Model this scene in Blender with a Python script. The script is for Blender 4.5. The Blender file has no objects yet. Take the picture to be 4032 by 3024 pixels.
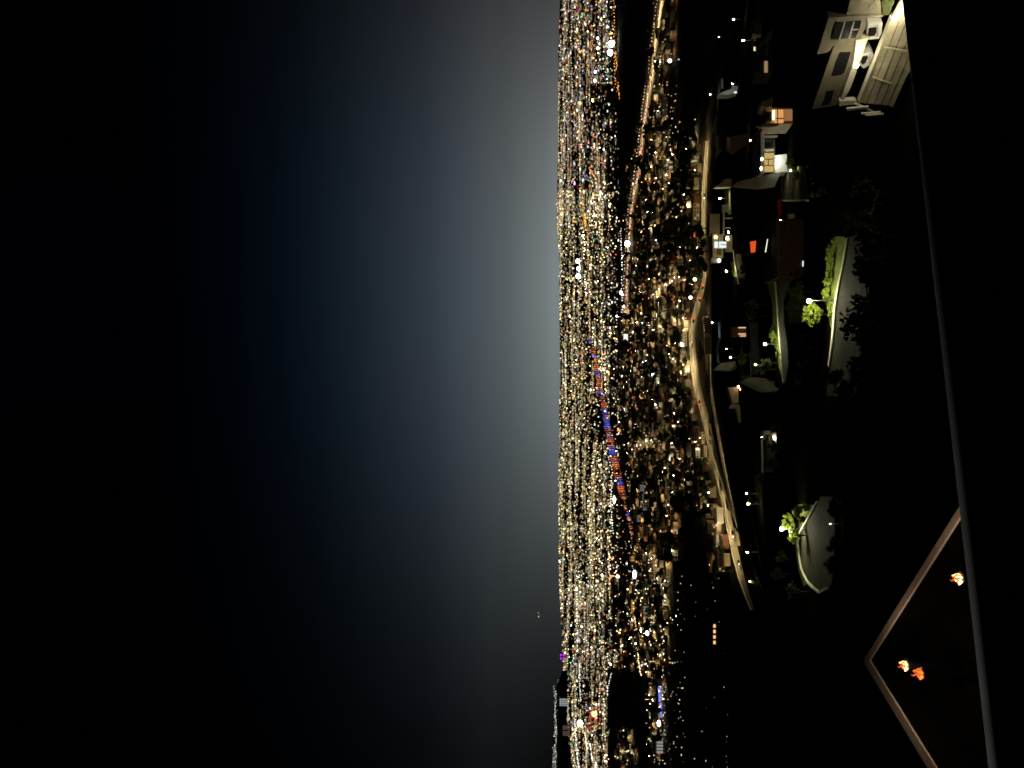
import bpy, bmesh, math, random
import numpy as np
from mathutils import Vector, Matrix
R = math.radians
random.seed(7); rng = np.random.default_rng(11)
S = bpy.context.scene
COL = S.collection

# ------------------------------------------------------------------ camera (the photo was taken with the phone held sideways)
F, HZ, CZ = 3000.0, 2180.0, 150.0                     # focal length in photo pixels, horizon column, camera height (m)
PITCH = math.atan((HZ - 2016) / F)
FWD = np.array([0, math.cos(PITCH), math.sin(PITCH)]); UPV = np.array([0, -math.sin(PITCH), math.cos(PITCH)]); RGT = np.array([1.0, 0, 0])
cam = bpy.data.cameras.new('camera'); camo = bpy.data.objects.new('camera', cam); COL.objects.link(camo)
cam.sensor_fit = 'HORIZONTAL'; cam.sensor_width = 36; cam.lens = 36 * F / 4032
cam.clip_start = 0.05; cam.clip_end = 200000
m = Matrix(((-UPV[0], RGT[0], -FWD[0], 0), (-UPV[1], RGT[1], -FWD[1], 0), (-UPV[2], RGT[2], -FWD[2], CZ), (0, 0, 0, 1)))
camo.matrix_world = m
S.camera = camo
# ------------------------------------------------------------------ night sky with the glow of the city low over the horizon
W = bpy.data.worlds.new('World'); S.world = W; W.use_nodes = True
nt = W.node_tree; N = nt.nodes; L = nt.links; N.clear()
def nd(t, **k):
    n = N.new(t)
    for a, b in k.items(): setattr(n, a, b)
    return n
def mth(op, a, b=None):
    n = nd('ShaderNodeMath', operation=op)
    for i, v in enumerate((a, b)):
        if v is None: continue
        if isinstance(v, (int, float)): n.inputs[i].default_value = v
        else: L.new(v, n.inputs[i])
    return n.outputs[0]
tc = nd('ShaderNodeTexCoord'); sp = nd('ShaderNodeSeparateXYZ'); L.new(tc.outputs['Generated'], sp.inputs[0])
el = mth('MULTIPLY', mth('ARCSINE', sp.outputs[2]), 180 / math.pi / 40.0)
ramp = nd('ShaderNodeValToRGB'); L.new(el, ramp.inputs[0])
def lin(c): return tuple(((v / 255) / 12.92 if v < 10.3 else ((v / 255 + .055) / 1.055) ** 2.4) for v in c)
stops = [(0, (122, 130, 132)), (.6, (113, 121, 123)), (3.4, (87, 95, 98)), (6.3, (68, 76, 84)), (9.1, (49, 57, 66)), (11.9, (36, 44, 53)), (14.6, (23, 32, 40)), (17.2, (13, 21, 29)), (19.8, (6, 12, 20)), (23.1, (1, 4, 10)), (28, (0, 0, 2))]
cr = ramp.color_ramp
while len(cr.elements) < len(stops): cr.elements.new(.5)
for e, (d, c) in zip(cr.elements, stops): e.position = d / 40; e.color = (*lin(c), 1)
az = mth('MULTIPLY', mth('ARCTAN2', sp.outputs[0], sp.outputs[1]), 180 / math.pi)
wd = nd('ShaderNodeMapRange'); L.new(el, wd.inputs[0]); wd.inputs[1].default_value = 0; wd.inputs[2].default_value = 4.5 / 40; wd.inputs[3].default_value = 16.8; wd.inputs[4].default_value = 20.5
dz = mth('DIVIDE', mth('SUBTRACT', az, 7.5), wd.outputs[0])
fall = mth('POWER', 2.718, mth('MULTIPLY', mth('MULTIPLY', dz, dz), -1.0))
tint = nd('ShaderNodeMix', data_type='RGBA'); tf = nd('ShaderNodeMapRange'); L.new(az, tf.inputs[0]); tf.inputs[1].default_value = 8; tf.inputs[2].default_value = 27
L.new(tf.outputs[0], tint.inputs[0]); tint.inputs[6].default_value = (1, 1, 1, 1); tint.inputs[7].default_value = (1.10, 1.01, .98, 1)
mx = nd('ShaderNodeMix', data_type='RGBA', blend_type='MULTIPLY'); mx.inputs[0].default_value = 1
L.new(ramp.outputs[0], mx.inputs[6]); L.new(tint.outputs[2], mx.inputs[7])
bg = nd('ShaderNodeBackground'); L.new(mx.outputs[2], bg.inputs[0]); L.new(fall, bg.inputs[1])
L.new(bg.outputs[0], nd('ShaderNodeOutputWorld').inputs[0])
S.view_settings.view_transform = 'Standard'; S.view_settings.look = 'None'; S.view_settings.exposure = 0; S.view_settings.gamma = 1
S.cycles.filter_width = 1.7; S.cycles.max_bounces = 3; S.cycles.diffuse_bounces = 2; S.cycles.glossy_bounces = 1; S.cycles.sample_clamp_indirect = 3
S.cycles.use_light_tree = True; S.cycles.use_denoising = True; S.cycles.denoiser = 'OPENIMAGEDENOISE'; S.cycles.denoising_input_passes = 'RGB_ALBEDO_NORMAL'; S.cycles.denoising_prefilter = 'ACCURATE'

# ------------------------------------------------------------------ terrain
KN = (-770.0, 1560.0)                                  # dark wooded knoll on the valley floor
def H(x, y):
    x = np.asarray(x, float); y = np.asarray(y, float)
    d = np.hypot(x, y); a = np.degrees(np.arctan2(x, y))
    D = np.interp(a, [-40, -15, -5, 40], [545, 570, 735, 760])
    z = np.interp(d, [0, 30, 60, 100, 150, 240, 300], [135, 128, 118, 107, 96, 79, 70])
    t = np.clip((d - 300) / (D - 300), 0, 1)
    z = np.where(d > 300, 70 * (1 - t), z)
    k = np.exp(-(((x - KN[0]) / 120) ** 2 + ((y - KN[1]) / 150) ** 2))
    return z + 42 * k
def ray(px, py):
    return F * FWD + (2016 - px) * UPV + (1512 - py) * RGT
def G(px, py, lift=0.0):                               # where the sight line of a photo pixel meets the ground
    r = ray(px, py); r = r / math.hypot(r[0], r[1])
    lo, t = 0.0, 20.0
    while t < 60000:
        if CZ + r[2] * t < float(H(r[0] * t, r[1] * t)): break
        lo, t = t, t * 1.03 + .5
    for _ in range(30):
        mid = (lo + t) / 2
        if CZ + r[2] * mid < float(H(r[0] * mid, r[1] * mid)): t = mid
        else: lo = mid
    p = Vector((r[0] * t, r[1] * t, 0)); p.z = float(H(p.x, p.y)) + lift
    return p
def at(px, py, Y):                                     # point on a pixel's sight line at depth Y
    r = ray(px, py); k = Y / r[1]
    return Vector((r[0] * k, Y, CZ + r[2] * k))
def onz(px, py, z):                                    # point on a pixel's sight line at height z
    r = ray(px, py); k = (z - CZ) / r[2]
    return Vector((r[0] * k, r[1] * k, z))
def flatG(px, py):                                     # arrays, valley floor only
    vx = (1512 - py); r1 = F * FWD[1] + (2016 - px) * UPV[1]; r2 = F * FWD[2] + (2016 - px) * UPV[2]
    k = -CZ / r2
    return vx * k, r1 * k

# ------------------------------------------------------------------ materials
def pm(name, col, rough=.8, var=.25, scale=3.0, metal=0.0, bump=0.0, spec=.15):
    mt = bpy.data.materials.new(name); mt.use_nodes = True
    n = mt.node_tree.nodes; l = mt.node_tree.links; b = n['Principled BSDF']
    b.inputs['Roughness'].default_value = rough; b.inputs['Metallic'].default_value = metal
    b.inputs['Specular IOR Level'].default_value = spec
    t = n.new('ShaderNodeTexCoord'); ns = n.new('ShaderNodeTexNoise'); ns.inputs['Scale'].default_value = scale; ns.inputs['Detail'].default_value = 5
    l.new(t.outputs['Object'], ns.inputs['Vector'])
    r = n.new('ShaderNodeValToRGB'); r.color_ramp.elements[0].position = .3; r.color_ramp.elements[1].position = .7
    r.color_ramp.elements[0].color = (*[c * (1 - var) for c in col], 1); r.color_ramp.elements[1].color = (*[min(1, c * (1 + var)) for c in col], 1)
    l.new(ns.outputs[0], r.inputs[0]); l.new(r.outputs[0], b.inputs['Base Color'])
    if bump:
        bp = n.new('ShaderNodeBump'); bp.inputs['Strength'].default_value = bump; l.new(ns.outputs[0], bp.inputs['Height']); l.new(bp.outputs[0], b.inputs['Normal'])
    return mt
def em(name, col, st, sample=True):
    mt = bpy.data.materials.new(name); mt.use_nodes = True
    n = mt.node_tree.nodes; l = mt.node_tree.links; n.clear()
    e = n.new('ShaderNodeEmission'); e.inputs[0].default_value = (*col, 1); e.inputs[1].default_value = st
    l.new(e.outputs[0], n.new('ShaderNodeOutputMaterial').inputs[0])
    mt.cycles.emission_sampling = 'AUTO' if sample else 'NONE'
    return mt
def vcol(name):                                        # lamps and glow dots of many colours in one mass: colour and power per dot
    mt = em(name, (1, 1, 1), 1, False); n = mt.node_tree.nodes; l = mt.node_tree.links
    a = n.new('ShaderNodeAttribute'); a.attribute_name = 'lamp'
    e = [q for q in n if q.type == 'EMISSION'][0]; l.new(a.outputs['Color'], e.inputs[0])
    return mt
M = dict(
    earth=pm('dark_earth', (.0045, .0042, .003), 1, .4, .02, spec=0), asphalt=pm('asphalt', (.044, .045, .031), .9, .45, .25, spec=.05), pale_road=pm('concrete_road', (.30, .265, .21), .85, .2, .05),
    kerb=pm('kerb_concrete', (.70, .68, .56), .8, .12, .6), grass=pm('grass_bank', (.10, .125, .02), .95, .65, 1.1, bump=.6), leaf=pm('leaves', (.17, .22, .03), .7, .45, .5), leafd=pm('dark_leaves', (.035, .045, .016), .8, .4, .5),
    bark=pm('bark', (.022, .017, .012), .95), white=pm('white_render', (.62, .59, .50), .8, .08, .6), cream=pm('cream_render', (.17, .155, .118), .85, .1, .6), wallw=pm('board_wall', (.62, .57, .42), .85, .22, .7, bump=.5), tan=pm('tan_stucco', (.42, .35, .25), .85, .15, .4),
    brick=pm('brick_wall', (.22, .11, .07), .9, .25, 1.5), grey=pm('grey_fascia', (.35, .36, .36), .7, .1), roofd=pm('dark_roof', (.07, .06, .05), .9, .3, .8), roofg=pm('grey_roof', (.22, .22, .18), .9, .25, .4),
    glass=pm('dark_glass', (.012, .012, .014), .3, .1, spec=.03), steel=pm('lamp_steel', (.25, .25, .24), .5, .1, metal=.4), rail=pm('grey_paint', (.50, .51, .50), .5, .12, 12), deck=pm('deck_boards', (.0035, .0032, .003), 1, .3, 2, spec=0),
    coping=pm('coping_stone', (.40, .35, .30), .85, .12, 4), black=pm('black_metal', (.008, .008, .008), .6, .1, spec=.05), brown=pm('brown_wall', (.07, .036, .024), .95, .3, 1.2, spec=0), drive=pm('old_concrete', (.20, .20, .14), .95, .35, .4, spec=0), red=pm('red_paint', (.40, .02, .015), .5, .1), carw=pm('car_white', (.6, .6, .58), .3, .05), card=pm('car_dark', (.03, .03, .035), .3, .05), knoll=pm('dark_scrub', (.02, .024, .012), .95, .5, .05),
    g_warm=em('lamp_warm', (1, .84, .46), 1000), g_amber=em('lamp_amber', (1, .62, .25), 1000), g_white=em('lamp_white', (1, .92, .70), 900), g_cool=em('lamp_cool', (.80, .93, 1), 700),
    h_warm=em('hill_lamp_warm', (1, .88, .45), 1050), h_amber=em('hill_lamp_amber', (1, .62, .25), 700), h_white=em('hill_lamp_white', (1, .95, .60), 1050), h_cool=em('hill_lamp_cool', (.80, .95, 1), 900),
    w_orange=em('window_orange', (1, .46, .15), .75, False), w_yellow=em('window_yellow', (1, .68, .22), .55, False), w_red=em('window_red', (1, .12, .015), .75, False), w_white=em('window_white', (.85, .95, .92), 1.0, False), w_tube=em('tube_light', (.95, 1, .72), 1.3, False),
    flame=em('flame_core', (1, .50, .17), 7), flameo=em('flame_orange', (1, .22, .03), 1.8), flamer=em('flame_red', (1, .17, .03), .8),
    led_red=em('led_red', (1, .15, .05), 1.0, False), led_orange=em('led_orange', (1, .28, .07), .85, False), led_blue=em('led_blue', (.12, .16, 1), .8, False), led_violet=em('led_violet', (.42, .25, .8), .5, False),
    tail=em('tail_light', (1, .03, .02), 9, False), head=em('headlight', (1, .95, .8), 9, False), lights=vcol('city_lamps_and_glow'))

# ------------------------------------------------------------------ mesh helpers
class MB:
    def __init__(s): s.v = []; s.f = []; s.mi = []
    def add(s, vs, fs, mi=0):
        o = len(s.v); s.v += [tuple(v) for v in vs]; s.f += [tuple(i + o for i in f) for f in fs]; s.mi += [mi] * len(fs); return s
    def box(s, c, d, rz=0, mi=0):
        q = Matrix.Rotation(rz, 3, 'Z'); c = Vector(c)
        vs = [c + q @ Vector((d[0] / 2 * i, d[1] / 2 * j, d[2] / 2 * k)) for i in (-1, 1) for j in (-1, 1) for k in (-1, 1)]
        return s.add(vs, [(0, 1, 3, 2), (4, 6, 7, 5), (0, 4, 5, 1), (2, 3, 7, 6), (0, 2, 6, 4), (1, 5, 7, 3)], mi)
    def tube(s, pts, rad, n=8, mi=0, cap=True):
        pts = [Vector(p) for p in pts]; rad = rad if isinstance(rad, (list, tuple)) else [rad] * len(pts); o = []
        for i, p in enumerate(pts):
            t = (pts[min(i + 1, len(pts) - 1)] - pts[max(i - 1, 0)]).normalized()
            a = t.cross(Vector((0, 0, 1)) if abs(t.z) < .9 else Vector((1, 0, 0))).normalized(); b = t.cross(a)
            o += [p + (a * math.cos(2 * math.pi * k / n) + b * math.sin(2 * math.pi * k / n)) * rad[i] for k in range(n)]
        fs = [(i * n + k, i * n + (k + 1) % n, (i + 1) * n + (k + 1) % n, (i + 1) * n + k) for i in range(len(pts) - 1) for k in range(n)]
        if cap: fs += [tuple(range(n))[::-1], tuple(range((len(pts) - 1) * n, len(pts) * n))]
        return s.add(o, fs, mi)
    def ball(s, c, r, mi=0, sub=1):
        bm = bmesh.new(); bmesh.ops.create_icosphere(bm, subdivisions=sub, radius=1)
        r = r if isinstance(r, (list, tuple)) else (r, r, r); bm.verts.ensure_lookup_table()
        s.add([(c[0] + v.co.x * r[0], c[1] + v.co.y * r[1], c[2] + v.co.z * r[2]) for v in bm.verts], [tuple(v.index for v in f.verts) for f in bm.faces], mi); bm.free(); return s
    def prism(s, poly, off, mi=0):                     # polygon of 3-D points pushed along a vector
        n = len(poly); off = Vector(off)
        vs = [Vector(p) for p in poly] + [Vector(p) + off for p in poly]
        return s.add(vs, [tuple(range(n)), tuple(range(n, 2 * n))[::-1]] + [(i, i + n, (i + 1) % n + n, (i + 1) % n) for i in range(n)], mi)
    def leaves(s, c, r, n, size, rnd, mi=0, clumps=7):
        cl = []
        for _ in range(clumps):
            u = Vector((rnd.gauss(0, 1), rnd.gauss(0, 1), rnd.gauss(0, 1))).normalized() * rnd.uniform(.35, .75)
            cl.append((Vector(c) + Vector((u.x * r[0], u.y * r[1], u.z * r[2])) * (1.15 if clumps > 15 else 1), rnd.uniform(.3, .55) * (.55 if clumps > 15 else 1)))
        vs, fs = [], []
        for _ in range(n):
            cc, k = rnd.choice(cl)
            d = Vector((rnd.gauss(0, 1), rnd.gauss(0, 1), rnd.gauss(0, 1))).normalized() * (rnd.random() ** .4)
            p = cc + Vector((d.x * r[0], d.y * r[1], d.z * r[2])) * k
            a = Vector((rnd.gauss(0, 1), rnd.gauss(0, 1), rnd.gauss(0, 1))).normalized(); b = a.cross(Vector((rnd.gauss(0, 1), rnd.gauss(0, 1), rnd.gauss(0, 1)))).normalized()
            z = size * rnd.uniform(.6, 1.4); o = len(vs)
            vs += [p - a * z, p + b * z * .5, p + a * z, p - b * z * .5]; fs.append((o, o + 1, o + 2, o + 3))
        return s.add(vs, fs, mi)
    def build(s, name, mats, parent=None, loc=(0, 0, 0), smooth=False):
        me = bpy.data.meshes.new(name); me.from_pydata([tuple(v) for v in s.v], [], s.f)
        mats = mats if isinstance(mats, (list, tuple)) else [mats]
        for q in mats: me.materials.append(M[q] if isinstance(q, str) else q)
        me.polygons.foreach_set('material_index', s.mi)
        if smooth: me.polygons.foreach_set('use_smooth', [True] * len(me.polygons))
        bm = bmesh.new(); bm.from_mesh(me); bmesh.ops.recalc_face_normals(bm, faces=bm.faces); bm.to_mesh(me); bm.free()
        me.update(); o = bpy.data.objects.new(name, me); COL.objects.link(o); o.location = loc
        if parent: o.parent = parent
        return o
def tag(o, label, cat, group=None):
    o['label'] = label; o['category'] = cat
    if group: o['group'] = group
    return o
def thing(name, label, cat, loc=(0, 0, 0), rz=0, group=None):
    o = bpy.data.objects.new(name, None); COL.objects.link(o); o.location = loc; o.rotation_euler.z = rz; o.empty_display_size = .3
    return tag(o, label, cat, group)
def struct(o, kind='structure'): o['kind'] = kind; return o
def dup(root, loc, rz=0, label=None, group=None, scale=1):
    c = root.copy(); COL.objects.link(c); c.location = loc; c.rotation_euler.z = rz; c.scale = (scale,) * 3 if not isinstance(scale, tuple) else scale
    if label: c['label'] = label
    if group: c['group'] = group
    for ch in root.children:
        d = ch.copy(); COL.objects.link(d); d.parent = c
        for g in ch.children:
            e = g.copy(); COL.objects.link(e); e.parent = d
    return c
def lerp_poly(pts, n):                                 # resample a pixel polyline
    a = np.array(pts, float); s = np.r_[0, np.cumsum(np.hypot(*np.diff(a, axis=0).T))]; u = np.linspace(0, s[-1], n)
    return np.c_[np.interp(u, s, a[:, 0]), np.interp(u, s, a[:, 1])]
def ribbon(name, A, B, mat, lift=.12, n=40, cross=4, parent=None):    # sheet on the ground between two pixel polylines
    a, b = lerp_poly(A, n), lerp_poly(B, n); mb = MB(); vs = []
    for i in range(n):
        for j in range(cross + 1):
            p = a[i] + (b[i] - a[i]) * j / cross; vs.append(G(p[0], p[1], lift))
    k = cross + 1
    mb.add(vs, [(i * k + j, i * k + j + 1, (i + 1) * k + j + 1, (i + 1) * k + j) for i in range(n - 1) for j in range(cross)])
    return mb.build(name, mat, parent)
def wall_along(pts, h, th, n=30, base=-.6):            # low wall or kerb following a pixel polyline on the ground
    g = [G(p[0], p[1]) for p in lerp_poly(pts, n)]; mb = MB()
    for i in range(n):
        t = (g[min(i + 1, n - 1)] - g[max(i - 1, 0)]); t.z = 0; t.normalize(); q = Vector((t.y, -t.x, 0)) * th / 2
        mb.v += [tuple(g[i] - q + Vector((0, 0, base))), tuple(g[i] + q + Vector((0, 0, base))), tuple(g[i] + q + Vector((0, 0, h))), tuple(g[i] - q + Vector((0, 0, h)))]
    for i in range(n - 1):
        for j in range(4):
            mb.f.append((i * 4 + j, i * 4 + (j + 1) % 4, (i + 1) * 4 + (j + 1) % 4, (i + 1) * 4 + j)); mb.mi.append(0)
    mb.f += [(0, 1, 2, 3), tuple(range(4 * n - 4, 4 * n))]; mb.mi += [0, 0]
    return mb

# ------------------------------------------------------------------ ground
nr, na = 260, 300
rad = np.r_[0.5, np.geomspace(6, 42000, nr - 1)]; ang = np.radians(np.linspace(-48, 48, na))
EDGE_Y = [0, 120, 200, 400, 560, 700, 860, 930, 1000, 1150, 1300, 1500, 1600, 1700, 1900, 2050, 2250, 2450, 2600, 2750, 2900, 3040]
EDGE_X = [2206, 2203, 2199, 2201, 2198, 2196, 2194, 2198, 2204, 2203, 2205, 2208, 2203, 2205, 2201, 2202, 2203, 2212, 2218, 2232, 2240, 2262]
u_ = np.tan(ang) * F; ep = np.interp(1512 - u_, EDGE_Y, EDGE_X) - HZ + .4 * np.sin(np.degrees(ang) * 5) + .3 * np.sin(np.degrees(ang) * 11.3)
RM = CZ * np.hypot(F, u_) / (ep - 1.2)
rr, aa = np.meshgrid(rad, ang, indexing='ij'); rr = np.minimum(rr, RM[None, :] * (1 + (np.arange(nr) - nr)[:, None] * 1e-6)); X = rr * np.sin(aa); Y = rr * np.cos(aa)
mb = MB(); mb.v = np.c_[X.ravel(), Y.ravel(), H(X, Y).ravel()].tolist()
mb.f = [(i * na + j, i * na + j + 1, (i + 1) * na + j + 1, (i + 1) * na + j) for i in range(nr - 1) for j in range(na - 1)]; mb.mi = [0] * len(mb.f)
ground = struct(mb.build('ground', 'earth', smooth=True))

n_ = M['earth'].node_tree.nodes; l_ = M['earth'].node_tree.links; b_ = n_['Principled BSDF']
old = b_.inputs['Base Color'].links[0].from_socket; tcn = [q for q in n_ if q.type == 'TEX_COORD'][0]
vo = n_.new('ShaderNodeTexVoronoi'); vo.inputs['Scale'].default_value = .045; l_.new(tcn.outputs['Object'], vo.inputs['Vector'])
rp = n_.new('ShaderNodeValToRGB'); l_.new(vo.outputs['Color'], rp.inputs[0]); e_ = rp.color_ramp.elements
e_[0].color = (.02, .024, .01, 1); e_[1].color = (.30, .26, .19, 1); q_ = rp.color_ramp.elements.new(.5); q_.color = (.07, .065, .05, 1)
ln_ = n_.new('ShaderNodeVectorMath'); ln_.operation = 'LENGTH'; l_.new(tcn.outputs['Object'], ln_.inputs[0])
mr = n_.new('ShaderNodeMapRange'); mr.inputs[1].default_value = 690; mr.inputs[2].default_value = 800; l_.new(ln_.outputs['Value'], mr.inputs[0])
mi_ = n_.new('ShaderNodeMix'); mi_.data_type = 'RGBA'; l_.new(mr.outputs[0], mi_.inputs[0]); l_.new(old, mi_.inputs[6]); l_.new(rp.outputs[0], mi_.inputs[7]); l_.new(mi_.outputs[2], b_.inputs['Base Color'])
# ------------------------------------------------------------------ roads of the valley
FL = [(2786, 555), (2771, 756), (2769, 905), (2772, 975), (2775, 1043), (2777, 1084), (2763, 1143), (2743, 1203), (2727, 1262), (2720, 1326), (2724, 1394), (2737, 1512), (2756, 1590), (2775, 1662), (2802, 1786), (2829, 1890), (2852, 1990), (2875, 2105), (2893, 2196), (2912, 2268), (2936, 2336), (2963, 2402)]
FR = [(2793, 555), (2789, 756), (2784, 905), (2783, 975), (2782, 1043), (2786, 1084), (2777, 1143), (2768, 1203), (2750, 1262), (2742, 1326), (2747, 1394), (2764, 1512), (2785, 1590), (2806, 1662), (2833, 1786), (2858, 1890), (2881, 1990), (2902, 2105), (2921, 2196), (2939, 2268), (2957, 2336), (2976, 2402)]
FR = [(a[0] + (b[0] - a[0]) * .74, a[1]) for a, b in zip(FL, FR)]
struct(ribbon('freeway', FL, FR, 'pale_road', .25, 110, 3))
tag(wall_along([(p[0] - 3, p[1]) for p in FL], 1.1, .5, 110).build('freeway_parapet', 'kerb'), 'pale concrete parapet along the far side of the curved freeway', 'parapet wall')
F2A = [(2768, 1245), (2775, 1395), (2790, 1512), (2808, 1626), (2828, 1740), (2851, 1877), (2880, 2013), (2905, 2150)]
F2B = [(2790, 1245), (2799, 1395), (2801, 1512), (2820, 1626), (2840, 1740), (2864, 1877), (2893, 2013), (2916, 2150)]
struct(ribbon('frontage_road', F2A, F2B, 'pale_road', .2, 60, 3))
AL = [(2607, 0), (2598, 46), (2589, 117), (2580, 163), (2573, 239), (2571, 285), (2557, 339), (2547, 407), (2535, 498), (2524, 593), (2510, 700), (2494, 769), (2486, 837), (2476, 955), (2470, 1091), (2468, 1137), (2470, 1240)]
AR = [(2617.8, 0), (2605.2, 46), (2596.2, 117), (2591.5, 163), (2582.4, 239), (2580.4, 285), (2570.0, 339), (2561.4, 407), (2548.7, 498), (2534.8, 593), (2521.5, 700), (2509.1, 769), (2499.7, 837), (2488.2, 955), (2482.2, 1091), (2477.4, 1137), (2477.2, 1240)]
struct(ribbon('avenue', AL, AR, 'pale_road', .25, 90, 3))
STREETS = [([(2590, 1160), (2625, 1130), (2660, 1112), (2697, 1090)], [(2594, 1168), (2630, 1142), (2668, 1125), (2704, 1104)]),
           ([(2590, 1300), (2625, 1280), (2660, 1262), (2712, 1252)], [(2594, 1312), (2632, 1294), (2668, 1278), (2716, 1266)]),
           ([(2492, 1768), (2530, 1752), (2575, 1738), (2612, 1714)], [(2496, 1778), (2536, 1764), (2580, 1752), (2616, 1728)]),
           ([(2520, 2130), (2545, 2160), (2575, 2190), (2602, 2225)], [(2532, 2128), (2560, 2158), (2590, 2188), (2616, 2222)]),
           ([(2655, 1395), (2680, 1425), (2722, 1440), (2735, 1455)], [(2664, 1390), (2690, 1412), (2726, 1420), (2738, 1436)]),
           ([(2598, 600), (2625, 640), (2645, 690), (2655, 720)], [(2606, 596), (2634, 636), (2656, 688), (2666, 716)])]
for a, b in STREETS: struct(ribbon('street', a, b, 'pale_road', .2, 24, 2))

# ------------------------------------------------------------------ street lamps
def lamp_proto(name, h, mat, r=.3, arm=1.2):
    t = thing(name, 'street lamp', 'street lamp')
    MB().tube([(0, 0, -.6), (0, 0, h * .6), (0, 0, h - .3)], [.11, .08, .06]).build('pole', 'steel', t)
    MB().tube([(0, 0, h - .35), (arm * .5, 0, h - .1), (arm, 0, h - .05)], .04, 6).build('arm', 'steel', t)
    MB().ball((arm, 0, h - .12 - r), r).build('globe', mat, t)
    MB().tube([(arm, 0, h - .16), (arm, 0, h)], [r * .75, r * .3], 10).build('lamp_hood', 'steel', t)
    return t
PROTO = {k: lamp_proto('street_lamp', 8.0, 'g_' + k, .3) for k in ('amber', 'warm', 'white', 'cool')}
used = set()
def put_lamp(kind, loc, label, group=None, scale=1, rz=0):
    p = PROTO[kind]
    if kind not in used:
        used.add(kind); p.location = loc; p.rotation_euler.z = rz; p.scale = (scale,) * 3 if not isinstance(scale, tuple) else scale; p['label'] = label
        if group: p['group'] = group
        return p
    return dup(p, loc, rz, label, group, scale)
def road_lamp(power, col):                             # tall shielded lamp, shines down only
    t = thing('street_lamp', 'tall lamp', 'street lamp')
    MB().tube([(0, 0, -.5), (0, 0, 10.6)], [.12, .06]).build('pole', 'black', t)
    MB().tube([(0, 0, 10.6), (1.5, 0, 11), (3, 0, 11)], .05, 6).build('arm', 'black', t)
    h = MB().box((3.2, 0, 11.02), (1.3, .5, .2)).build('lamp_hood', 'steel', t)
    ld = bpy.data.lights.new('lamp_light', 'AREA'); ld.shape = 'RECTANGLE'; ld.size = 1.1; ld.size_y = .4; ld.energy = power; ld.color = col
    lo = bpy.data.objects.new('lamp_light', ld); COL.objects.link(lo); lo.location = (3.2, 0, 10.9); lo.parent = t
    return t
def along(A, B, n, proto, label, group, side=0.0, skip=()):
    a, b = lerp_poly(A, n), lerp_poly(B, n)
    for i in range(n):
        if any(lo < a[i][1] < hi for lo, hi in skip): continue
        p = a[i] + (b[i] - a[i]) * side; q = a[i] + (b[i] - a[i]) * .5
        P, Q = G(*p), G(*q); v = Q - P
        if proto.get('used'): dup(proto, P, math.atan2(v.y, v.x), label, group)
        else: proto['used'] = 1; proto.location = P; proto.rotation_euler.z = math.atan2(v.y, v.x); proto['label'] = label; proto['group'] = group
fw = road_lamp(1800, (1, .76, .36))
along(FL, FR, 34, fw, 'tall shielded lamp over the pale curved freeway at the foot of the hill', 'lamps over the curved freeway', -.15, [(915, 1035), (2290, 2600)])
along(F2A, F2B, 14, fw, 'tall shielded lamp beside the frontage road under the freeway', 'lamps beside the frontage road', 1.1)
av = road_lamp(8200, (1, .70, .38))
along(AL, AR, 40, av, 'tall shielded lamp over the straight amber avenue crossing the valley', 'lamps over the straight avenue', -.2, [(190, 226)])
sv = road_lamp(4200, (1, .74, .40))
for i_, (a_, b_) in enumerate(STREETS): along(a_, b_, 7, sv, 'tall shielded lamp over a short golden side street of the valley', 'lamps over the side streets', -.3)
for s in (fw, av, sv): del s['used']

# ------------------------------------------------------------------ valley houses, lamps and trees
def house_proto(w, d, h, roof, wall, lit, rnd):
    mb = MB(); mb.box((0, 0, h / 2 - .4), (w, d, h + .8), 0, 0)
    if roof == 'gable':
        e = .5; k = d * .24
        mb.prism([(-w / 2 - e, -d / 2 - e, h), (-w / 2 - e, 0, h + k), (-w / 2 - e, d / 2 + e, h)], (w + 2 * e, 0, 0), 1)
    elif roof == 'hip':
        e = .5; k = d * .22; a, b = w / 2 + e, d / 2 + e
        mb.add([(-a, -b, h), (a, -b, h), (a, b, h), (-a, b, h), (-a + b, 0, h + k), (a - b, 0, h + k)], [(0, 1, 5, 4), (1, 2, 5), (2, 3, 4, 5), (3, 0, 4), (0, 3, 2, 1)], 1)
    else:
        mb.box((0, 0, h + .2), (w + .4, d + .4, .4), 0, 1)
    for i in range(int(w / 3.2)):
        x = -w / 2 + 1.8 + i * 3.1
        mb.box((x, -d / 2 - .01, 1.7), (1.3, .12, 1.3), 0, 3 if rnd.random() < lit else 2)
        if h > 5: mb.box((x, -d / 2 - .01, 4.4), (1.3, .12, 1.3), 0, 3 if rnd.random() < lit else 2)
    mb.box((w / 2 - 1, -d / 2 - .01, 1.05), (1, .14, 2.1), 0, 1)
    return mb, wall
rh = random.Random(3)
HP = []
for (w, d, h, rf, wl) in ((13, 9, 3.4, 'gable', 'tan'), (11, 9, 3.2, 'hip', 'white'), (16, 10, 6.2, 'flat', 'tan'), (12, 8, 6, 'gable', 'white'), (14, 11, 3.6, 'hip', 'brick'), (20, 13, 5, 'flat', 'white'), (10, 8, 3.3, 'gable', 'tan')):
    mb, wl = house_proto(w, d, h, rf, wl, .35, rh); o = mb.build('house', [wl, 'roofd' if rf != 'flat' else 'roofg', 'glass', 'w_yellow']); HP.append((o, wl, rf)); o['category'] = 'house'
hused = set()
WN = {'tan': 'tan stucco', 'white': 'pale rendered', 'brick': 'brick'}; RN = {'gable': 'gabled', 'hip': 'hip roofed', 'flat': 'flat roofed'}
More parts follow.
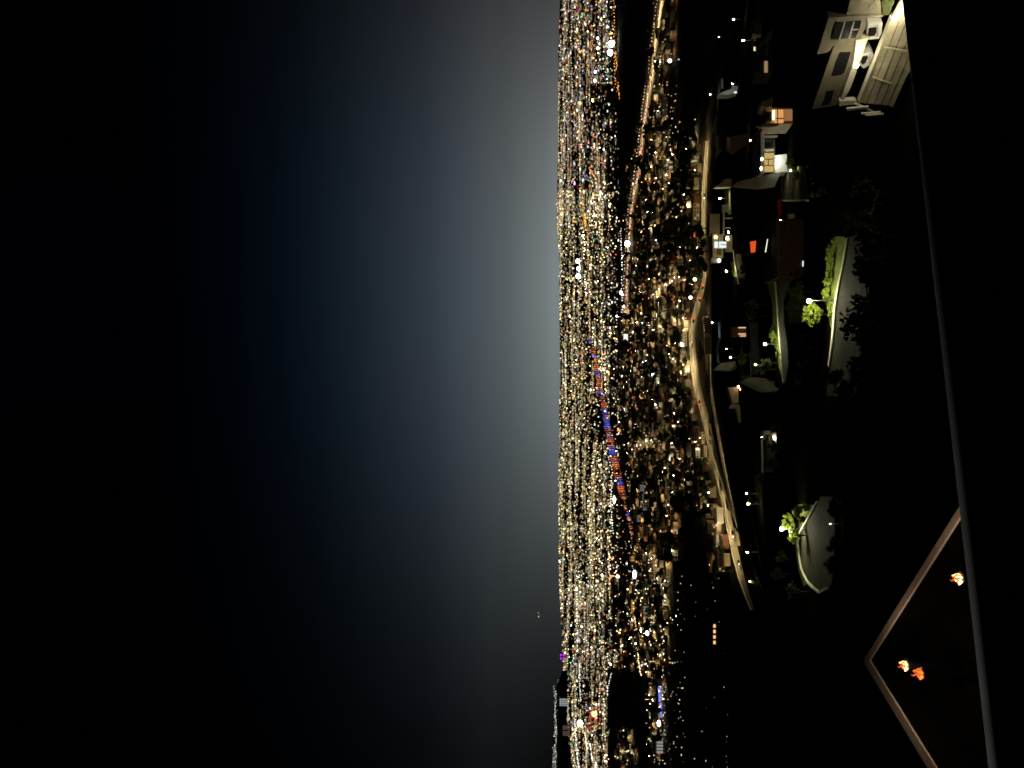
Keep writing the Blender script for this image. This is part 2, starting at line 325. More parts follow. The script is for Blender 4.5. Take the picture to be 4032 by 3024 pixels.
def in_dark(px, py):
    for a, b, c, d in ((2670, 2800, 1990, 2260), (2600, 2660, 1430, 1520), (2470, 2545, 420, 800), (2405, 2560, 2630, 2870), (2512, 2560, 2860, 3024), (2640, 2700, 900, 960), (2575, 2630, 1300, 1370), (2420, 2470, 2280, 2420), (2615, 2650, 1570, 1660)):
        if a < px < b and c < py < d: return True
    return False
def avx(py, A): return float(np.interp(py, [p[1] for p in A], [p[0] for p in A]))
REG = [('between the avenue and the curved freeway', 108, lambda py: avx(py, AR) + 10, lambda py: avx(py, FL) - 14, 570, 1500, .62, 'amber'),
       ('between the pylon row and the curved freeway', 88, lambda py: 2470 + max(0, (py - 1500)) * .02, lambda py: avx(py, FL) - 12, 1500, 2230, .5, 'warm'),
       ('beside the avenue near the top edge', 16, lambda py: avx(py, AR) + 8, lambda py: avx(py, AR) + 70, 10, 560, .45, 'warm'),
       ('beyond the straight avenue', 26, lambda py: 2440, lambda py: 2475, 1180, 1700, .5, 'white'),
       ('around the dark knoll near the bottom edge', 52, lambda py: 2425, lambda py: 2640 - (py - 2240) * .05, 2240, 3010, .6, 'white')]
LN = {'amber': 'amber', 'warm': 'yellow-white', 'white': 'bright white', 'cool': 'cool blue-white'}
spots = []
for where, n, lo, hi, y0, y1, pl, base in REG:
    k = tries = 0
    while k < n and tries < 4000:
        tries += 1; py = rh.uniform(y0, y1); a, b = lo(py), hi(py); px = a + (b - a) * rh.random() ** .9
        if in_dark(px, py) or b < a: continue
        g = G(px, py)
        if any((g.x - q.x) ** 2 + (g.y - q.y) ** 2 < 15 ** 2 for q in spots): continue
        spots.append(g); k += 1
        o, wl, rf = HP[rh.randrange(len(HP))]; rz = rh.choice((0, 0, .35, -.4, 1.57, .12)) + rh.uniform(-.1, .1)
        lab = f'{WN[wl]} {RN[rf]} house {where}'; grp = f'{WN[wl]} {RN[rf]} houses {where}'
        sc = (rh.uniform(.85, 1.35), rh.uniform(.9, 1.2), rh.uniform(.9, 1.25))
        if o.name not in hused: hused.add(o.name); c = o; c.location = g; c.rotation_euler.z = rz; c.scale = sc
        else: c = o.copy(); COL.objects.link(c); c.location = g; c.rotation_euler.z = rz; c.scale = sc
        c['label'] = lab; c['group'] = grp
        if rh.random() < pl * .75:
            kd = base if rh.random() < .5 else rh.choice(('amber', 'warm', 'white', 'cool'))
            off = Vector((rh.uniform(-9, 9), -rh.uniform(8, 12), 0)); q = g + off; q.z = float(H(q.x, q.y))
            s = rh.choice((.3, .35, .4, .45, .6))
            put_lamp(kd, q, f'{LN[kd]} street lamp among the houses {where}', f'{LN[kd]} lamps {where}', (s, s, rh.uniform(.7, .95)), rh.uniform(0, 6.28))
hm = MB(); lmass = MB(); lspots = []
for where, n, lo, hi, y0, y1, pl, base in REG:
    k = tries = 0
    while k < n * 2 and tries < 6000:
        tries += 1; py = rh.uniform(y0, y1); a, b = lo(py), hi(py); px = a + (b - a) * rh.random()
        if in_dark(px, py) or b < a: continue
        g = G(px, py)
        if any((g.x - q.x) ** 2 + (g.y - q.y) ** 2 < 12 ** 2 for q in spots): continue
        spots.append(g); k += 1; w, d, h = rh.uniform(8, 15), rh.uniform(7, 11), rh.uniform(3, 6); rz = rh.choice((0, .3, -.4, 1.57)) + rh.uniform(-.1, .1); wl = rh.choice((0, 0, 1, 2))
        hm.box((g.x, g.y, g.z + h / 2 - .4), (w, d, h + .8), rz, wl); q = Matrix.Rotation(rz, 3, 'Z')
        hm.prism([g + q @ Vector(v) for v in ((-w / 2 - .4, -d / 2 - .4, h), (-w / 2 - .4, 0, h + d * .22), (-w / 2 - .4, d / 2 + .4, h))], q @ Vector((w + .8, 0, 0)), 3)
        if rh.random() < .55:
            kd = rh.choice(('amber', 'warm', 'warm', 'white')); o_ = Vector((rh.uniform(-9, 9), -rh.uniform(7, 12), 0)); z = float(H(g.x + o_.x, g.y + o_.y)); hh = rh.uniform(6, 8.5)
            p_ = (g.x + o_.x, g.y + o_.y); lmass.tube([(*p_, z - .5), (*p_, z + hh)], .08, 5).box((*p_, z + hh + .1), (.9, .5, .2)); lspots.append((*p_, z + hh - .05, kd))
struct(hm.build('distant_houses', ['tan', 'white', 'brick', 'roofd']), 'stuff')
lm_ = struct(lmass.build('distant_street_lamps', 'steel'), 'stuff'); LD = {}
for kd, c in (('amber', (1, .60, .24)), ('warm', (1, .72, .34)), ('white', (1, .86, .58))):
    LD[kd] = ld = bpy.data.lights.new('lamp_light', 'AREA'); ld.shape = 'DISK'; ld.size = .6; ld.energy = 1300; ld.color = c
for x_, y_, z_, kd in lspots:
    lo = bpy.data.objects.new('lamp_light', LD[kd]); COL.objects.link(lo); lo.location = (x_, y_, z_); lo.parent = lm_
for (a, b), kd in zip(STREETS, ('amber', 'amber', 'warm', 'warm', 'amber', 'warm')):
    pa = lerp_poly(a, 5)
    for i in range(5):
        put_lamp(kd, G(*pa[i]), f'{LN[kd]} lamp standing along a short side street of the valley', f'{LN[kd]} lamps along the side streets', (.55, .55, .9), rh.uniform(0, 6.28))

rt = random.Random(5)
def tree_mesh(h, r, n, size, mat, clumps=7, single=False, parent=None):
    tr = MB(); top = Vector((rt.uniform(-.3, .3), rt.uniform(-.3, .3), h * .75))
    tr.tube([(0, 0, -.5), (top.x * .4, top.y * .4, h * .4), top], [h * .035, h * .025, h * .01], 6)
    for k in range(4):
        an = k * 1.6 + rt.random(); tr.tube([(top.x * .4, top.y * .4, h * .4), (math.cos(an) * r * .5, math.sin(an) * r * .5, h * .68)], [h * .016, h * .006], 5)
    cr = MB(); cr.leaves((0, 0, h * .64), (r, r, h * .38), n, size, rt, 0, clumps)
    if single:
        tr.add(cr.v, cr.f, 1); return tr.build('tree', ['bark', mat])
    tr.build('trunk', 'bark', parent); cr.build('crown', mat, parent)
VT = [tree_mesh(9, 4, 240, 1.0, 'leafd', single=True), tree_mesh(7, 4.6, 240, 1.0, 'leafd', single=True), tree_mesh(13, 3.6, 240, 1.0, 'leafd', single=True)]
for o in VT: o['category'] = 'tree'
k = 0; tu = set()
while k < 270:
    py = rt.uniform(450, 2950); px = rt.uniform(2450, avx(min(py, 2230), FL) - 8 if py < 2230 else 2640)
    g = G(px, py); o = rt.choice(VT)
    if o.name not in tu: tu.add(o.name); c = o
    else: c = o.copy(); COL.objects.link(c)
    c.location = g; c.rotation_euler.z = rt.uniform(0, 6.28); c.scale = (rt.uniform(.9, 2.0),) * 3
    w = 'beside the avenue side' if py < 1200 else ('in the middle of the lit valley' if py < 2000 else 'near the bottom edge of the photo')
    c['label'] = f'dark tree silhouetted among the lamps {w}'; c['group'] = f'valley trees {w}'; k += 1
tm = MB()
for i in range(260):
    py = rt.uniform(450, 2250); px = rt.uniform(2470, avx(py, FL) - 10); g = G(px, py); h = rt.uniform(7, 14); r = rt.uniform(3.5, 6.5)
    tm.tube([g + Vector((0, 0, -.5)), g + Vector((0, 0, h * .7))], [h * .03, h * .01], 5); tm.leaves(g + Vector((0, 0, h * .62)), (r, r, h * .38), 150, 1.3, rt, 1)
struct(tm.build('distant_trees', ['bark', 'leafd']), 'stuff')
# big dark trees beside the avenue and freeway
for (px, py, sc, lab) in ((2555, 655, 2.2, 'large black tree crown hiding part of the straight avenue'), (2563, 630, 1.6, 'smaller black tree next to the large crown on the avenue'), (2565, 735, 1.9, 'tall black tree below the large crown beside the avenue'), (2690, 1310, 1.6, 'round black tree between a side street and the freeway bend'), (2600, 1330, 2.2, 'broad black tree mass behind the side street'), (2705, 935, 1.0, 'round black tree above the dark freeway gap'), (2565, 560, 1.2, 'small dark tree crossing the avenue'), (2590, 205, 2.0, 'dark tree hiding the avenue near the top edge of the photo')):
    c = VT[1].copy(); COL.objects.link(c); c.location = G(px, py); c.scale = (sc,) * 3; c.rotation_euler.z = rt.uniform(0, 6)
    if 'group' in c: del c['group']
    c['label'] = lab
# trees that hide the freeway at its dark gap
for i, (px, py) in enumerate(((2790, 925), (2792, 960), (2794, 990), (2792, 1020), (2800, 1050), (2788, 900))):
    c = VT[i % 3].copy(); COL.objects.link(c); c.location = G(px, py); c.scale = (1.25,) * 3; c.rotation_euler.z = i
    c['label'] = 'dark tree in the clump that hides the freeway where it breaks off'; c['group'] = 'trees hiding the freeway gap'

# ------------------------------------------------------------------ far city lights (a mass nobody could count)
OCT = np.array([[1, 0, 0], [-1, 0, 0], [0, 1, 0], [0, -1, 0], [0, 0, 1], [0, 0, -1]], float)
OF = np.array([[0, 2, 4], [2, 1, 4], [1, 3, 4], [3, 0, 4], [2, 0, 5], [1, 2, 5], [3, 1, 5], [0, 3, 5]])
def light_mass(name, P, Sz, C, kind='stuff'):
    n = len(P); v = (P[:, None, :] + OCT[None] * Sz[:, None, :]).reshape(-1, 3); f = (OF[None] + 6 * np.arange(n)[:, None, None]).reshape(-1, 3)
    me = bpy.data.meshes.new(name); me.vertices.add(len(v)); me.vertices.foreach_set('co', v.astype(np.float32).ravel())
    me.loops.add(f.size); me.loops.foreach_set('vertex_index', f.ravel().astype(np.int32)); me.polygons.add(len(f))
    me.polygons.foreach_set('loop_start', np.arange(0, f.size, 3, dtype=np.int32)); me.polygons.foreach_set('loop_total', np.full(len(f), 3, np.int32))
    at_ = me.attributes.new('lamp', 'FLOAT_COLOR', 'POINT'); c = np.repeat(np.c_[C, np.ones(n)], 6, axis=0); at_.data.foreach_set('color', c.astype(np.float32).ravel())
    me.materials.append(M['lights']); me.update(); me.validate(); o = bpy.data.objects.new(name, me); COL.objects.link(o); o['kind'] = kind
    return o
PAL = np.array([[1, .76, .43], [1, .80, .32], [1, .90, .66], [1, .42, .09], [.80, 1, .72], [.72, .88, 1], [1, .10, .06], [.2, 1, .5], [1, .75, .62], [.35, .45, 1], [1, .2, .8]])
DARK = [(2325, 2345, 330, 420, .5), (2330, 2425, 330, 440, .1), (2345, 2405, 430, 560, .4), (2440, 2575, -20, 430, .02), (2440, 2530, 430, 860, .22), (2350, 2400, 860, 960, .7), (2395, 2440, 560, 1130, .6), (2400, 2440, 1140, 1280, .35), (2340, 2372, 1180, 1260, .5), (2325, 2385, 1590, 1745, .22), (2415, 2475, 2280, 2430, .1), (2400, 2480, 2440, 2560, .25), (2400, 2560, 2630, 2870, .0), (2510, 2570, 2860, 3040, .03), (2285, 2335, 2640, 2790, .35), (2370, 2400, 200, 330, .3), (2590, 2800, 1960, 2260, .1), (2660, 2800, 2230, 3040, .5), (2570, 2660, 2640, 3040, .5), (2620, 2780, -20, 330, .03), (2490, 2520, 1870, 2040, .2)]
_ph = rng.uniform(0, 6.28, 24); _fx = rng.uniform(.04, .55, 24); _fy = rng.uniform(.002, .018, 24) * np.sign(rng.normal(size=24))
def keep(px, py):
    f_ = sum(np.sin(px * a_ + py * b_ + c_) for a_, b_, c_ in zip(_fx, _fy, _ph)) / 3.46
    k = np.clip(.66 + .42 * f_, .12, 1)
    for a, b, c, d, v in DARK: k = np.where((px > a) & (px < b) & (py > c) & (py < d), np.minimum(k, v), k)
    return k
def pick(n, w):
    return PAL[rng.choice(len(PAL), n, p=np.array(w) / sum(w))]
def mass(px, py, C, Lm, sx, sz, hgt=6.0):
    x, y = flatG(px, py); dist = np.hypot(x, y); s = dist / F * 3.94
    P = np.c_[x, y, np.full(len(x), 1.0) * hgt + sz * s * .5]; P[:, 2] += H(x, y)
    Sz = np.c_[sx * s, np.minimum(sz * s, 40), sz * s]
    return P, Sz, C * Lm[:, None]
parts = []
W_C = [30, 22, 24, 9, 6, 5, 1.2, .8, 6, .5, .3]; W_R = [22, 8, 24, 16, 4, 8, 3, 1, 16, 1, .5]; W_M = [34, 22, 6, 34, 3, 2, 2, .5, 8, .4, .2]; W_Y = [34, 40, 16, 4, 4, 2, .5, .5, 2, .3, .1]
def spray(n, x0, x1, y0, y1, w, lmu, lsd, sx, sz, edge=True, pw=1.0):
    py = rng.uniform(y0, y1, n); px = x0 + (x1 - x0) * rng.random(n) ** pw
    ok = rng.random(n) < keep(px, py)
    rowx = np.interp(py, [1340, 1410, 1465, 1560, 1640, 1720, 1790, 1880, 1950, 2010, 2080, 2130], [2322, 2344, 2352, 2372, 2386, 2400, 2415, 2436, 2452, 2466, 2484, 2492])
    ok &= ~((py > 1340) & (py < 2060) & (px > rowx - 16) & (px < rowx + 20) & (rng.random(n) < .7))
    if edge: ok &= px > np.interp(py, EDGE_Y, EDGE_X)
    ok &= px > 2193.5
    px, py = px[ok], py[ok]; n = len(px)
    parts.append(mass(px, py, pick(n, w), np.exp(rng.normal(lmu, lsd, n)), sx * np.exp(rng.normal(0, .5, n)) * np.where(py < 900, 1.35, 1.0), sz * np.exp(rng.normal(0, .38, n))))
B0, B1 = -40, 3064
# dim dots put in for lit ground and haze between lamps, then the lamps proper
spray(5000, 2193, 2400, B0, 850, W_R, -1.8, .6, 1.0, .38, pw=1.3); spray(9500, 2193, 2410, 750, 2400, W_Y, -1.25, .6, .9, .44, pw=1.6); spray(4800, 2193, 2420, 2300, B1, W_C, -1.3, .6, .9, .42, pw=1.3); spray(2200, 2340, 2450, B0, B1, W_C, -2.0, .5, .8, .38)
spray(2700, 2196, 2400, B0, 850, W_R, -.5, 1.0, .58, .38, pw=1.2); spray(5400, 2194, 2420, 750, 2400, W_Y, .15, 1.0, .52, .42, pw=1.55); spray(2300, 2198, 2440, 2300, B1, W_C, .1, 1.0, .54, .45, pw=1.3)
spray(420, 2260, 2420, B0, 900, [1, 2, 2, 14, 1, 1, 3, 1, 5, 1, 1], .2, .8, .7, .5); spray(1100, 2340, 2450, B0, B1, W_C, .1, 1.0, .60, .52); spray(700, 2320, 2450, 700, 2300, W_C, .8, .8, .6, .6, pw=.8)
spray(150, 2320, 2372, 2770, 2870, [0, 0, 0, 3, 0, 0, 6, 0, 1, 0, 0], -.6, .7, .7, .5); spray(110, 2372, 2412, 140, 330, [0, 0, 3, 0, 6, 4, 0, 2, 0, 0, 0], -.2, .9, .6, .55, pw=.8); spray(200, 2590, 2700, 60, 560, W_M, -.2, .9, .4, .4, False)  # red and greenish dots round the floodlights are put in as their glow
spray(650, 2450, 2740, 560, 2240, W_M, -.5, 1.0, .42, .40, False); spray(450, 2450, 2600, 600, 2240, W_M, -.1, .9, .45, .42, False); spray(620, 2430, 2640, 2200, B1, W_M, .4, 1.0, .5, .5, False); spray(220, 2420, 2600, 2200, B1, W_C, 1.0, .8, .55, .55, False); spray(230, 2610, 2720, 2240, B1, W_C, -.2, .9, .42, .42, False); spray(60, 2700, 2900, 2260, B1, W_C, -.5, .8, .3, .3, False)
spray(60, 2440, 2780, B0, 560, W_C, -.8, .9, .3, .3, False)
# rows of lamps along far boulevards (streaks along the horizon)
for _ in range(150):
    x0 = 2197 + 190 * rng.random() ** 1.5; y0 = rng.uniform(B0, B1); ln = rng.uniform(80, 420); n = int(ln / rng.uniform(5, 9)); sl = rng.normal(0, .02)
    t = np.linspace(0, 1, n) + rng.normal(0, .004, n); py = y0 + t * ln; px = x0 + (py - y0) * sl
    ok = (px > np.maximum(np.interp(py, EDGE_Y, EDGE_X), 2195)) & (rng.random(n) < keep(px, py)) & (py < 3070)
    px, py = px[ok], py[ok]; n = len(px)
    if n: parts.append(mass(px, py, np.tile(PAL[rng.choice([0, 1, 2, 8, 3], p=[.35, .3, .15, .12, .08])], (n, 1)), np.exp(rng.normal(-.2, .5, n)), np.full(n, .7), np.full(n, .4)))
def row(pts, n, col, Lm, sx=.5, sz=.45, jit=1.2):
    a = lerp_poly(pts, n); px = a[:, 0] + rng.normal(0, jit, n); py = a[:, 1] + rng.normal(0, jit, n)
    parts.append(mass(px, py, np.tile(np.array(col, float), (n, 1)), Lm * np.exp(rng.normal(0, .5, n)), np.full(n, sx), np.full(n, sz)))
OR = (1, .40, .06)
for pts, n, c, l in (([(2336, 1335), (2366, 1465), (2386, 1560), (2414, 1720), (2450, 1880), (2480, 2010), (2504, 2130)], 70, (1, .7, .38), .9), ([(2350, 1440), (2380, 1560), (2410, 1720), (2440, 1860)], 24, (1, .35, .12), .9), ([(2427, 0), (2429, 90), (2430, 260), (2432, 330)], 26, OR, 2.2), ([(2434, 205), (2440, 270)], 12, OR, 2.5), ([(2444, 325), (2450, 385)], 12, OR, 1.8), ([(2335, 100), (2342, 180)], 14, (1, .22, .04), 2), ([(2300, 790), (2304, 860), (2312, 905)], 26, OR, 2.0), ([(2318, 900), (2322, 1050), (2326, 1180), (2328, 1290)], 46, OR, 2.0), ([(2309, 840), (2313, 885)], 12, (1, .55, .05), 3), ([(2327, 660), (2352, 700)], 16, (1, .35, .08), 1.8),
                     ([(2305, 915), (2307, 960), (2305, 1015)], 9, (1, 1, .86), 9), ([(2285, 1030), (2289, 1060), (2280, 1090)], 10, (1, 1, .8), 7), ([(2308, 1080), (2312, 1160)], 9, (.95, 1, .85), 4), ([(2297, 1395), (2296, 1440)], 10, (1, .05, .05), 2.2), ([(2300, 1340), (2302, 1490)], 16, (1, .5, .25), 1.4), ([(2262, 0), (2250, 200), (2262, 420)], 40, (1, .8, .6), 1.3), ([(2226, 80), (2222, 260), (2220, 470)], 60, (1, .85, .5), .9), ([(2206, 230), (2202, 420), (2200, 640)], 50, (1, .9, .5), .6),
                     ([(2273, 430), (2290, 475), (2285, 520)], 14, (1, .5, .1), 2), ([(2375, 620), (2390, 660)], 8, (1, .15, .2), 2.4), ([(2405, 1800), (2420, 1850), (2416, 2000), (2425, 2100)], 30, (1, .95, .75), 4), ([(2405, 2150), (2410, 2300)], 24, (1, .55, .35), 2), ([(2338, 2190), (2344, 2330)], 20, (1, .5, .2), 1.6), ([(2300, 2310), (2306, 2430), (2310, 2530)], 30, (1, .55, .3), .9), ([(2275, 2340), (2280, 2560)], 24, (1, 1, .85), 3.2), ([(2285, 2600), (2290, 2760)], 30, (.9, 1, 1), 2),
                     ([(2500, 2340), (2512, 2420), (2520, 2480)], 24, (1, .5, .12), 3), ([(2525, 2560), (2535, 2640), (2540, 2660)], 22, (1, .72, .35), 4), ([(2290, 2850), (2310, 2890), (2320, 2960)], 40, (1, .7, .35), 3.5), ([(2285, 2850), (2262, 2890), (2250, 2912), (2268, 2880)], 24, (1, .6, .25), 3), ([(2366, 2780), (2372, 2690), (2366, 2650)], 18, (1, .75, .5), 2), ([(2268, 2840), (2275, 2960), (2285, 3024)], 40, (.95, .95, 1), 2.2), ([(2330, 2930), (2340, 2990)], 14, (1, 1, 1), 5),
                     ([(2420, 2650), (2405, 2690), (2400, 2740)], 14, (1, .9, .8), 2.5), ([(2460, 1090), (2462, 1240)], 14, (1, .9, .8), 3), ([(2455, 900), (2462, 1060)], 18, (1, .85, .8), 3), (AL[6:], 70, (1, .72, .55), 1.5), (AR[6:], 60, (1, .66, .5), 1.2), (AR[6:], 14, (1, .06, .04), 2.5), (AL[:6], 20, (1, .75, .4), 1.0), ([(2479, 1140), (2484, 1200), (2490, 1260)], 16, (1, .6, .5), 1.6)): row(pts, n, c, l)
# lamps on the far hills above the city
for pts, n, l, c in (([(2181, 2700), (2188, 2740)], 14, .5, (.95, 1, .9)), ([(2187, 2720), (2186, 2850), (2188, 2950), (2184, 3030)], 120, .9, (.95, 1, .88)), ([(2192, 2860), (2194, 3030)], 70, .9, (1, .95, .75)), ([(2181, 2940), (2178, 3030)], 40, .7, (1, .9, .8))):
    a = lerp_poly(pts, n); q = [];
    for (x_, y_) in a: q.append(at(x_ + rng.normal(0, 2.2), y_ + rng.normal(0, 2), 9000 + (x_ - 2172) * -10))
    s = 9000 / F * 3.94; parts.append((np.array([tuple(v) for v in q]), np.tile([.4 * s, .4 * s, .35 * s], (n, 1)), np.tile(np.array(c), (n, 1)) * (l * np.exp(rng.normal(0, .6, n)))[:, None]))
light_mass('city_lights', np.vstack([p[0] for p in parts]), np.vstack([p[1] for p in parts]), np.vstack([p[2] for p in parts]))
# the far hills those lamps stand on
def ridge(pts, Y, depth, foot):
    mb = MB(); a = lerp_poly(pts, 50); n = 50; vs = []
    for j, (dy, k) in enumerate(((-depth, 0), (-depth * .5, .6), (0, 1), (depth, 0))):
        for i in range(n):
            t = at(a[i][0] + math.sin(i * 1.7) * .8 + math.sin(i * .63), a[i][1], Y); zz = foot + (t.z - foot) * k
            vs.append((t.x * (Y + dy) / Y, Y + dy, zz))
    mb.add(vs, [(j * n + i, j * n + i + 1, (j + 1) * n + i + 1, (j + 1) * n + i) for j in range(3) for i in range(n - 1)])
    return struct(mb.build('hills', 'knoll', smooth=True))
ridge([(2214, 2640), (2204, 2668), (2194, 2690), (2185, 2740), (2182, 2850), (2179, 2950), (2175, 3060), (2170, 3300), (2172, 4200)], 9200, 1500, -20)

# ------------------------------------------------------------------ row of colour-lit pylons
PL = [(2322, 1340), (2336, 1385), (2344, 1410), (2352, 1465), (2366, 1545), (2372, 1560), (2386, 1640), (2400, 1720), (2415, 1790), (2436, 1880), (2452, 1950), (2466, 2010), (2484, 2080), (2492, 2130)]
PH = [22, 26, 22, 20, 22, 20, 24, 26, 28, 30, 24, 20, 14, 12]
BLUE = [(1335, 1362), (1398, 1412), (1462, 1480), (1544, 1553), (1612, 1690), (1760, 1792), (1885, 1916), (2010, 2032)]
PP = {}
for k, mtl in (('red', 'led_red'), ('orange', 'led_orange'), ('blue', 'led_blue'), ('violet', 'led_violet'), ('dim red', em('led_dim_red', (1, .16, .06), .35, False)), ('dim blue', em('led_dim_blue', (.14, .16, 1), .4, False))):
    mb = MB(); mb.box((0, 0, .5), (.16, .16, 1.0), 0, 0); mb.box((.10, 0, .93), (.10, .2, .14), 0, 0); mb.box((0, 0, .02), (.3, .3, .04), 0, 1)
    PP[k] = mb.build('light_pylon', [mtl, 'black']); PP[k]['category'] = 'light pylon'
pu = set(); y = 1340.0
while y < 2132:
    x = avx(y, [(p[0], p[1]) for p in PL]); h = float(np.interp(y, [p[1] for p in PL], PH)); hb = h * rng.uniform(.85, 1.1)
    g = onz(x + hb * .5, y, 0); top = at(x - hb * .5, y, g.y).z
    blue = any(a <= y <= b for a, b in BLUE); k = 'blue' if blue else ('red' if rng.random() < .55 else 'orange')
    if rng.random() < .07: k = 'violet'
    elif rng.random() < .3: k = 'dim blue' if blue else 'dim red'
    if rng.random() > (.3 if y > 1960 or y < 1440 else .05):
        c = PP[k] if k not in pu else PP[k].copy()
        if k in pu: COL.objects.link(c)
        pu.add(k); c.location = g; w = g.y / F * 3.94; c.scale = (w * 4.0 * rng.uniform(.8, 1.1), w * 5, max(top, 3) * rng.uniform(.9, 1.15) * (.8 if y > 1960 or y < 1440 else 1)); c.rotation_euler.z = rng.uniform(-.2, .2)
        c['label'] = f'{k} lit pylon in the long row of colour-lit pylons crossing the valley'; c['group'] = f'{k} pylons of the colour-lit row'
    y += 7.4

# ------------------------------------------------------------------ named bright lights and buildings of the valley
def flood(px, py, pb, wpx, hpx, col, st, label, Y=None, cat='floodlight'):
    g = onz(pb, py, 0) if Y is None else at(pb, py, Y); c = at(px, py, g.y); s = g.y / F; e = em('flood_lamp', col, st, wpx > 15)
    t = thing('floodlight', label, cat, g)
    MB().tube([(0, 0, -1), (0, 0, c.z - g.z)], max(.2, .25 * s * 1.2)).build('mast', 'steel', t)
    MB().ball((0, -.8, c.z - g.z), (wpx * s * .5, .8, hpx * s * .5), 0, 2).build('lamp_cluster', e, t)
    MB().box((0, .6, c.z - g.z), (wpx * s * .6, .3, hpx * s * .5)).build('lamp_frame', 'steel', t)
    return t
GW = (.92, 1, .95)
for px, py, pb, w, h, col, st, lab in (
    (2408, 172, 2432, 26, 22, GW, 30, 'brightest white stadium floodlight cluster near the top edge of the photo'), (2402, 207, 2430, 24, 20, GW, 26, 'second white stadium floodlight cluster just below the brightest one'),
    (2353, 150, 2375, 10, 9, GW, 7, 'small greenish-white floodlight above the stadium clusters'), (2354, 190, 2376, 12, 10, GW, 8, 'white floodlight beside the two stadium clusters'), (2344, 283, 2366, 12, 10, GW, 7, 'white floodlight at the far end of the stadium pair'), (2342, 317, 2366, 13, 10, GW, 7, 'last white floodlight of the stadium row'),
    (2275, 1028, 2290, 16, 15, (1, 1, .82), 16, 'first of the three yellow-white floodlights low on the horizon'), (2278, 1058, 2292, 16, 14, (1, 1, .82), 12, 'middle of the three yellow-white floodlights low on the horizon'), (2277, 1088, 2293, 19, 18, (1, 1, .78), 20, 'largest of the three yellow-white floodlights low on the horizon'),
    (2470, 960, 2488, 24, 20, (1, .93, .95), 16, 'square pinkish-white floodlight cluster beside the straight avenue'), (2444, 1152, 2462, 14, 9, (.95, 1, .95), 8, 'oblong white floodlight beyond the end of the avenue'), (2450, 1160, 2466, 9, 8, (1, 1, .9), 8, 'small white floodlight touching the oblong one beyond the avenue'),
    (2340, 2812, 2362, 24, 22, (1, .30, .12), 5, 'single orange floodlight with red glow near the bottom edge of the photo'), (2284, 2848, 2300, 26, 22, (1, .85, .6), 12, 'wide cream floodlight bank beside the orange floodlight'), (2498, 2262, 2520, 34, 14, (.97, .97, 1), 8, 'long white floodlit sign pole beyond the last side street'), (2548, 2493, 2570, 18, 14, (1, 1, 1), 10, 'white floodlight at the corner of the warehouse yard'),
    (2594, 2848, 2616, 26, 12, (.95, .97, 1), 12, 'white floodlight pair over the warehouse near the bottom edge of the photo'), (2432, 2270, 2452, 12, 14, (1, 1, .95), 5, 'white floodlight beside the dark rail yard'), (2418, 1968, 2436, 34, 9, (1, .98, .85), 5, 'tall white floodlit mast left of the pylons row end'), (2637, 240, 2660, 14, 14, (.82, .84, 1), 12, 'bluish-white floodlight below the avenue near the top edge of the photo'), (2685, 1358, 2712, 12, 12, (1, 1, .9), 9, 'white floodlight inside the freeway bend'), (2572, 1475, 2596, 16, 14, (.9, 1, .92), 9, 'greenish-white floodlight in the valley middle'), (2735, 1100, 2765, 12, 12, (1, .97, .75), 10, 'white lamp cluster close above the freeway straight'), (2718, 1172, 2745, 12, 12, (1, .97, .85), 8, 'white lamp cluster above the curved freeway bend')):
    flood(px, py, pb, w, h, col, st, lab)
def block(name, label, cat, px0, px1, py0, py1, wall, win=None, cols=4, rows=4, dep=.5, Y=None, roofm='roofg'):
    g = onz(px1, (py0 + py1) / 2, 0) if Y is None else at(px1, (py0 + py1) / 2, Y); s = g.y / F; w = (py1 - py0) * s; h = at(px0, (py0 + py1) / 2, g.y).z - g.z; d = w * dep
    t = thing(name, label, cat, g)
    MB().box((0, d / 2, h / 2 - .5), (w, d, h + 1)).build('wall', wall, t)
    MB().box((0, d / 2, h + h * .02), (w * 1.03, d * 1.03, h * .04)).build('roof', roofm, t)
    if win:
        for i in range(cols):
            for j in range(rows):
                MB().box((-w / 2 + w * (i + .5) / cols, -.02 * h, h * (j + .55) / rows), (w / cols * .6, .04 * h, h / rows * .55)).build('window', win, t)
    return t
lw1 = em('office_glow', (1, .9, .8), .28, False); lw2 = em('office_pink', (1, .62, .58), .16, False); lw3 = em('office_cool', (.9, 1, .95), .5, False); lw4 = em('purple_glow', (.72, .05, 1), 1.0, False); lw5 = em('shop_cream', (1, .95, .78), 1.5, False); lw6 = em('shop_orange', (1, .42, .10), .55, False); lw7 = em('blue_sign', (.08, .15, 1), 2.2, False); lw8 = em('store_front_glow', (.80, .86, .82), .17, False)  # lw8: weak glow on store fronts in place of lamp-lit walls
block('office_tower', 'dim pinkish office tower topping the skyline near the bottom edge', 'office tower', 2193, 2217, 2674, 2690, 'roofg', lw2, 3, 5)
block('office_tower', 'white lit office tower beside the city edge near the bottom of the photo', 'office tower', 2203, 2240, 2750, 2781, 'grey', lw3, 4, 5)
block('office_tower', 'pinkish windowed tower, upper of two side by side near the bottom edge', 'office tower', 2216, 2243, 2857, 2874, 'roofg', lw2, 3, 5)
block('office_tower', 'pinkish windowed tower, lower of two side by side near the bottom edge', 'office tower', 2216, 2243, 2878, 2898, 'roofg', lw2, 3, 5)
block('office_building', 'building with purple lit front on the far edge of the city', 'building', 2204, 2224, 2572, 2600, 'roofg', lw4, 2, 2)
block('shop_building', 'cream shining shop front standing alone above the avenue end', 'shop', 2452, 2478, 1308, 1350, 'white', lw5, 1, 1)
block('shop_building', 'orange lit long shop front beside the dark rail yard', 'shop', 2484, 2506, 2362, 2412, 'tan', lw6, 5, 2)
